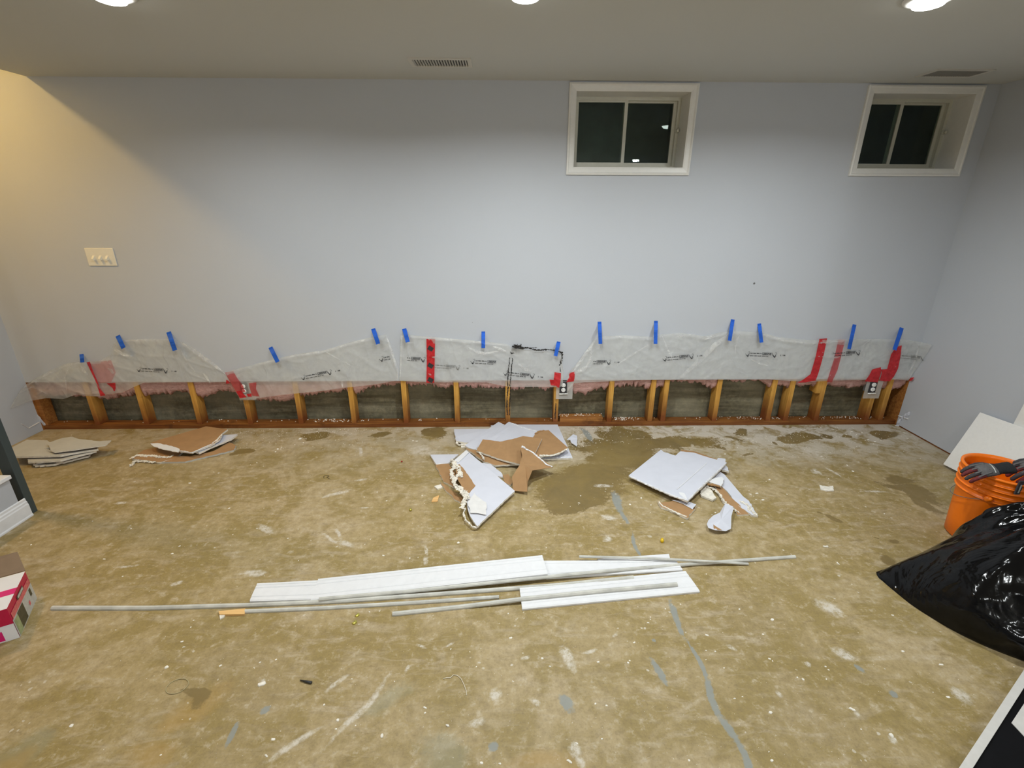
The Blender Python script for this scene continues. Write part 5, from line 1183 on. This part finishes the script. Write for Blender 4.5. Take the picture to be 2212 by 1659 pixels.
NW = [(648, 948, 17), (637, 961, 10), (655, 956, 7), (676, 965, 5), (723, 942, 5), (725, 951, 5), (741, 941, 5), (742, 959, 7), (739, 963, 5), (745, 961, 6), (755, 961, 5), (762, 961, 5), (600, 970, 14), (608, 966, 9), (595, 976, 8), (802, 966, 5), (607, 970, 8), (633, 930, 5), (705, 930, 6), (770, 931, 6),
      (775, 930, 5), (805, 930, 6), (745, 927, 8), (752, 929, 7), (735, 928, 8), (892, 952, 8), (900, 953, 13), (520, 935, 8), (565, 930, 6), (570, 933, 5), (540, 942, 5), (541, 1004, 5), (555, 1000, 11), (569, 1007, 5), (644, 1002, 5), (619, 935, 5), (680, 936, 4), (690, 944, 4), (768, 927, 6)]
chips(NW, 'white plaster chip on the floor before the left half of the bottom plate', 'plaster chips before the left half of the bottom plate')
RW = [(1287, 957, 8), (1341, 943, 4), (1355, 943, 5), (1391, 944, 5), (1411, 946, 10), (1454, 945, 5), (1484, 945, 5), (1566, 981, 9), (1840, 932, 14), (1862, 935, 12), (1850, 939, 12), (1875, 950, 12), (1890, 954, 13), (1828, 939, 9), (1953, 935, 14), (1960, 947, 12), (1695, 975, 7), (1775, 986, 7), (1778, 990, 6),
      (1830, 1005, 8), (1842, 1018, 13), (1662, 1036, 13), (1655, 1040, 9), (1790, 1034, 6), (1988, 990, 8), (1845, 968, 8), (1650, 927, 5), (1545, 926, 5), (1500, 924, 6), (1430, 925, 5), (1330, 922, 6), (1300, 921, 5), (1710, 960, 5), (1742, 966, 6), (1765, 955, 5), (1735, 980, 5), (1800, 962, 5), (1880, 1012, 7),
      (1760, 925, 7), (1800, 928, 7), (1735, 930, 6), (1243, 970, 4), (1244, 975, 5), (1260, 926, 5), (1610, 1050, 4), (1592, 1030, 4), (1588, 1036, 4), (1596, 1046, 4)]
chips(RW, 'white plaster chip on the floor before the right half of the bottom plate', 'plaster chips before the right half of the bottom plate')
chips([(1618, 1060, 6), (1621, 1068, 13), (1635, 1066, 13), (1628, 1072, 8), (1648, 1080, 11), (1633, 1079, 6)], 'white plaster crumb just right of the right drywall heap', 'plaster crumbs right of the right drywall heap')
MID = [(815, 1063, 8), (787, 1074, 7), (644, 1143, 6), (622, 1163, 7), (728, 1181, 7), (835, 1082, 6), (865, 1019, 5), (830, 1014, 6), (912, 1070, 8), (917, 1088, 6), (934, 1168, 4), (800, 1165, 7), (788, 1176, 5), (990, 1172, 12), (903, 1204, 5), (828, 1200, 9), (885, 1206, 8), (570, 1098, 5), (498, 1178, 4), (495, 1098, 8), (462, 1020, 6), (472, 1022, 9),
       (344, 1058, 6), (380, 1059, 5), (410, 1044, 14), (375, 1105, 5), (341, 1105, 5), (67, 1177, 8), (37, 1195, 6), (283, 1142, 6), (225, 1208, 9), (200, 1126, 6), (372, 1196, 9), (388, 1180, 10), (265, 1245, 6), (160, 1226, 8), (555, 1142, 7), (645, 1211, 6), (503, 1155, 5), (540, 1253, 6), (1130, 1100, 9), (1146, 1095, 7), (1157, 1104, 4), (1160, 1153, 5), (1180, 1183, 5), (1197, 1158, 4), (1172, 1160, 5),
       (1232, 1094, 5), (1250, 1090, 6), (1254, 1071, 7), (1215, 1087, 4), (1385, 1076, 11), (1406, 1091, 8), (1361, 1090, 10), (1405, 1107, 7), (1378, 1063, 5), (1369, 1050, 4), (1510, 1097, 6), (1382, 1176, 5), (1474, 1129, 9), (1435, 1124, 4), (1346, 1125, 5), (1545, 1107, 9), (1538, 1112, 7), (1783, 1180, 9), (1810, 1217, 11), (1730, 1165, 5), (1760, 1123, 5), (1840, 1262, 6), (1870, 1095, 6), (1910, 1110, 7), (1700, 1068, 6), (1526, 1240, 5)]
chips(MID, 'small white plaster chip in the middle of the floor, between the boards and the wall', 'plaster chips between the boards and the wall')
LOWC = [(155, 1567, 13), (360, 1441, 14), (393, 1386, 7), (397, 1398, 8), (412, 1355, 6), (418, 1340, 5), (596, 1425, 7), (562, 1431, 7), (476, 1438, 7), (549, 1443, 6), (250, 1361, 6), (565, 1478, 20), (700, 1522, 8), (726, 1575, 8), (730, 1555, 9), (575, 1633, 10), (347, 1631, 5), (590, 1597, 9), (1103, 1378, 9), (974, 1402, 7), (1039, 1401, 6), (1015, 1408, 5), (760, 1467, 5),
        (852, 1472, 5), (918, 1529, 10), (967, 1568, 14), (768, 1567, 5), (825, 1590, 12), (1188, 1440, 8), (1108, 1472, 6), (1029, 1440, 5), (1171, 1422, 8), (1292, 1430, 8), (1357, 1432, 9), (1360, 1427, 6), (1370, 1388, 9), (1386, 1357, 9), (1400, 1345, 6), (1405, 1333, 6), (1378, 1311, 5), (1527, 1372, 8), (1648, 1370, 7), (1668, 1339, 12), (1722, 1463, 6), (1735, 1468, 7), (1783, 1440, 5), (1790, 1447, 5),
        (1785, 1467, 5), (1587, 1509, 7), (1604, 1505, 5), (1664, 1539, 9), (1841, 1533, 14), (1924, 1588, 12), (1934, 1597, 9), (2033, 1436, 11), (1928, 1329, 8), (1950, 1407, 8), (1525, 1405, 6), (1545, 1407, 6), (1564, 1443, 6), (1662, 1423, 7), (1669, 1428, 6), (1667, 1643, 9), (1488, 1642, 7), (1661, 1624, 6), (1525, 1425, 5), (1437, 1315, 6), (1405, 1338, 5), (1230, 1645, 12), (1080, 1650, 9), (1040, 1648, 7), (1300, 1596, 5), (1246, 1606, 11), (775, 1349, 5),
        (1286, 1520, 7), (1310, 1524, 6), (918, 1540, 6), (1597, 1316, 8), (2048, 1506, 8), (1860, 1575, 5), (2190, 1440, 4), (1098, 1325, 6), (1470, 1305, 6), (1452, 1307, 6), (820, 1320, 6), (798, 1322, 6)]
chips(LOWC, 'small white plaster chip on the floor in front of the white boards', 'plaster chips in front of the white boards')
LM = [(1430, 1168, 'the yellow wire connector'), (868, 996, 'the tiny red plug'), (887, 1101, 'the tiny brass nut'), (383, 1483, 'the rubber band ring'), (985, 1480, 'the curved pale string'), (660, 1472, 'the black screw'),
      (770, 1338, 'the two foil lumps'), (705, 1030, 'the tiny curled dark wire'), (1786, 1055, 'the lone cream flake'), (1555, 1125, 'the bottle-shaped paper scrap'), (1465, 1098, 'the white-flapped brown piece'), (1240, 950, 'the small loose lilac triangle'),
      (1890, 1237, 'the black bag tip'), (2060, 1130, 'the orange bucket'), (40, 1376, 'the bottom corner of the red box'), (380, 975, 'the kraft heap near the left'), (500, 1325, 'the orange wood splinter'), (849, 1328, 'the lowest moulding'),
      (1510, 1275, 'the slanted cut board end'), (1717, 1203, 'the far right moulding tip'), (545, 1290, 'the short white board'), (70, 1105, 'the dark post'), (940, 1078, 'the tan wood chip'), (1937, 922, 'the right room corner'), (764, 910, 'the third stud right of the left outlet'),
      (649, 910, 'the stud right of the left outlet'), (877, 910, 'the stud left of the red strip'), (539, 910, 'the stud under the left outlet'), (1316, 905, 'the stud at the wood block end'), (1418, 905, 'the close pair of studs'), (1543, 905, 'the stud right of the close pair'), (1659, 905, 'the leftmost right-hand stud'),
      (1763, 905, 'the stud with the nailed block'), (1872, 905, 'the stud behind the right outlet'), (1128, 1060, 'the peeled kraft paper'), (1640, 1110, 'the tapering drywall tip'), (2140, 1560, 'the white-rimmed black board'), (1400, 1040, 'the large tilted drywall sheet'), (114, 1313, 'the longest moulding')]
ORD = ['nearest', 'second nearest', 'third nearest', 'fourth nearest', 'fifth nearest', 'sixth nearest', 'seventh nearest', 'eighth nearest', 'ninth nearest', 'tenth nearest', 'eleventh nearest', 'twelfth nearest', 'thirteenth nearest', 'fourteenth nearest', 'fifteenth nearest', 'sixteenth nearest', 'farthest']
BIN = {}
for o_, px, py, s_ in CH:
    if o_['group'].startswith('plaster crumbs right'): pass
    d_, li = min(((math.hypot(px-l[0], (py-l[1])*1.6), i) for i, l in enumerate(LM)))
    dx, dy = px-LM[li][0], (py-LM[li][1])*1.3
    sd = ('right' if dx > 0 else 'left') if abs(dx) > abs(dy) else ('below' if dy > 0 else 'above')
    BIN.setdefault((li, sd), []).append((d_, o_, s_))
for (li, sd), ls in BIN.items():
    ls.sort(key=lambda q: q[0])
    for k, (d_, o_, s_) in enumerate(ls):
        ph = {'right': 'right of', 'left': 'left of', 'below': 'in front of', 'above': 'beyond'}[sd]
        o_['label'] = 'plaster chip '+ph+' '+LM[li][2]+(', '+ORD[min(k, 16)]+' there' if len(ls) > 1 else '')
# larger flat chips
def flake(pp, z, lab, mat='gypsum'): tag(rebase(slab('plaster_flake', ragged(P3(pp, z), .0015, .012), z, M[mat], M['gypsum'], M['gypsum'])), lab, 'plaster flake')
flake([(1770, 1047), (1776, 1049), (1790, 1051), (1800, 1049), (1801, 1060), (1785, 1060), (1773, 1057)], .006, 'largest cream plaster flake alone on the floor right of the right heap')
flake([(1778, 1178), (1790, 1181), (1788, 1179), (1786, 1177), (1789, 1182), (1779, 1181)], .004, 'thin white splinter on the floor between the right heap and the bag')
flake([(995, 958), (1010, 957), (1006, 965), (996, 966)], .008, 'yellowish plaster lump at the left corner of the centre heap')
flake([(938, 1050), (952, 1046), (956, 1052), (945, 1056)], .01, 'white plaster lump left of the front heap beside the splinter')
flake([(1113, 1028), (1117, 1026), (1119, 1036), (1113, 1040)], .012, 'small white lump beside the peeled kraft paper')
# crumbs on the bottom plate: uncountable
V = []; Fc = []
rr = random.Random(5)
for k in range(420):
    cxp = rr.choice([rr.uniform(110, 1920), rr.gauss(725, 25), rr.gauss(1240, 25), rr.gauss(1350, 14), rr.gauss(1640, 60), rr.gauss(1850, 40)]); p = wl(cxp, 905, YS); y_ = YS+rr.uniform(.03, .086); z_ = .038+(.038 if 1206 < cxp < 1303 and y_ < YS+.08 else 0); q_ = rr.uniform(.0015, .006); n = len(V)
    V += [(p.x-q_, y_-q_, z_), (p.x+q_, y_-q_*.6, z_), (p.x+q_*.4, y_+q_, z_), (p.x-q_*.2, y_, z_+q_)]; Fc += [(n, n+1, n+3), (n+1, n+2, n+3), (n+2, n, n+3), (n, n+2, n+1)]
tag(obj('plaster_crumbs', V, Fc, M['knot']), 'white plaster crumbs strewn along the bottom plate', 'plaster crumbs', kind='stuff')
V = []; Fc = []
for k in range(2000):
    if rr.random() < .6:
        x = rr.choice([rr.uniform(110, 1930), rr.gauss(1740, 110), rr.gauss(1740, 110), rr.gauss(700, 90), rr.gauss(560, 60), rr.gauss(1250, 60)]); y = 920+abs(rr.gauss(0, 22)) if x < 1500 else 920+abs(rr.gauss(0, 45))
    else: x, y = rr.uniform(60, 2150), 930+(rr.random()**.6)*740
    if not 60 < x < 2200: continue
    p = fl(x, y)
    if p.y > D or p.x > XR-.02 or p.x < -2.6 and p.y < 2.5: continue
    if p.x > 1.78 and 1.15 < p.y < 1.95 or (p.x-2.56)**2+(p.y-2.09)**2 < .03 or p.x > 1.3 and p.y < 1.36 and (p-BOARD_A).dot(BOARD_S) > -.02: continue
    q_ = rr.uniform(.0008, .0028)*(1.3 if y < 990 else .55); n = len(V); a_ = rr.uniform(0, 6.28); ca_, sa_ = math.cos(a_)*q_, math.sin(a_)*q_
    V += [(p.x+ca_, p.y+sa_, 0), (p.x-sa_, p.y+ca_, 0), (p.x-ca_*1.6, p.y-sa_*1.6, 0), (p.x, p.y, q_*.8)]; Fc += [(n, n+1, n+3), (n+1, n+2, n+3), (n+2, n, n+3), (n, n+2, n+1)]
tag(obj('plaster_dust', V, Fc, M['knot']), 'fine white plaster grit scattered over the whole concrete floor', 'plaster grit', kind='stuff')
# odd little things
def small(o_, lab, cat): return tag(rebase(o_), lab, cat)
p = fl(1430, 1170)
small(lathe('wire_connector', [(.001, -.013), (.0085, -.012), (.0095, 0), (.0075, .008), (.006, .012), (.001, .013)], p+Z*.0095, M['yellow'], None, 12, axis=Vector((.35, .93, 0))), 'small yellow plastic wire connector on the floor above the boards', 'wire connector')
p = fl(887, 1103); small(lathe('brass_nut', [(.001, 0), (.007, .001), (.009, .006), (.007, .012), (.001, .014)], p, M['brass'], None, 10), 'tiny brass nut on the floor left of the front heap', 'nut')
p = fl(868, 998); small(lathe('red_plug', [(.001, 0), (.006, .001), (.006, .007), (.001, .008)], p, M['redplug'], None, 10), 'tiny dark red plug on the floor left of the centre heap', 'plug')
small(tube('screw', [fl(648, 1469, .004), fl(660, 1472, .004), fl(673, 1475, .004)], [.0015, .0045, .005], M['screwblack'], None, 8), 'short black screw on the floor at the lower left', 'screw')
for (x, y, s_), lab in zip([(772, 1330, .012), (766, 1346, .013)], ['upper one of two yellowish foil lumps below the boards', 'lower one of two yellowish foil lumps below the boards']):
    o_ = bpy.data.objects.new('foil_lump', CM[2].copy()); C.objects.link(o_); o_.data.materials.clear(); o_.data.materials.append(M['brass']); o_.location = fl(x, y); o_.scale = (s_*.8, s_, s_*1.1); o_.rotation_euler = (0, 0, .7); tag(o_, lab, 'foil lump', 'foil lumps')
cl = fl(383, 1483); el = [cl+Vector((math.cos(t)*.037, math.sin(t)*.03, .002)) for t in [k*math.pi/14 for k in range(28)]]
small(tube('rubber_band', el, .0012, M['rubber'], None, 6, True), 'thin pale rubber band lying in a ring at the lower left', 'rubber band')
small(tube('wire_bit', [fl(x, y, .002) for x, y in ((957, 1466), (965, 1464), (973, 1464), (979, 1458), (988, 1459), (996, 1466), (1002, 1478), (1007, 1492), (1008, 1502))], .0014, M['string'], None, 6), 'curved pale string on the floor in front of the boards', 'string')
small(tube('wire_bit', [fl(x, y, .002) for x, y in ((700, 1033), (699, 1029), (704, 1027), (711, 1028), (706, 1031), (712, 1034))], .001, M['screwblack'], None, 6), 'tiny curled dark wire on the floor left of the centre', 'wire')
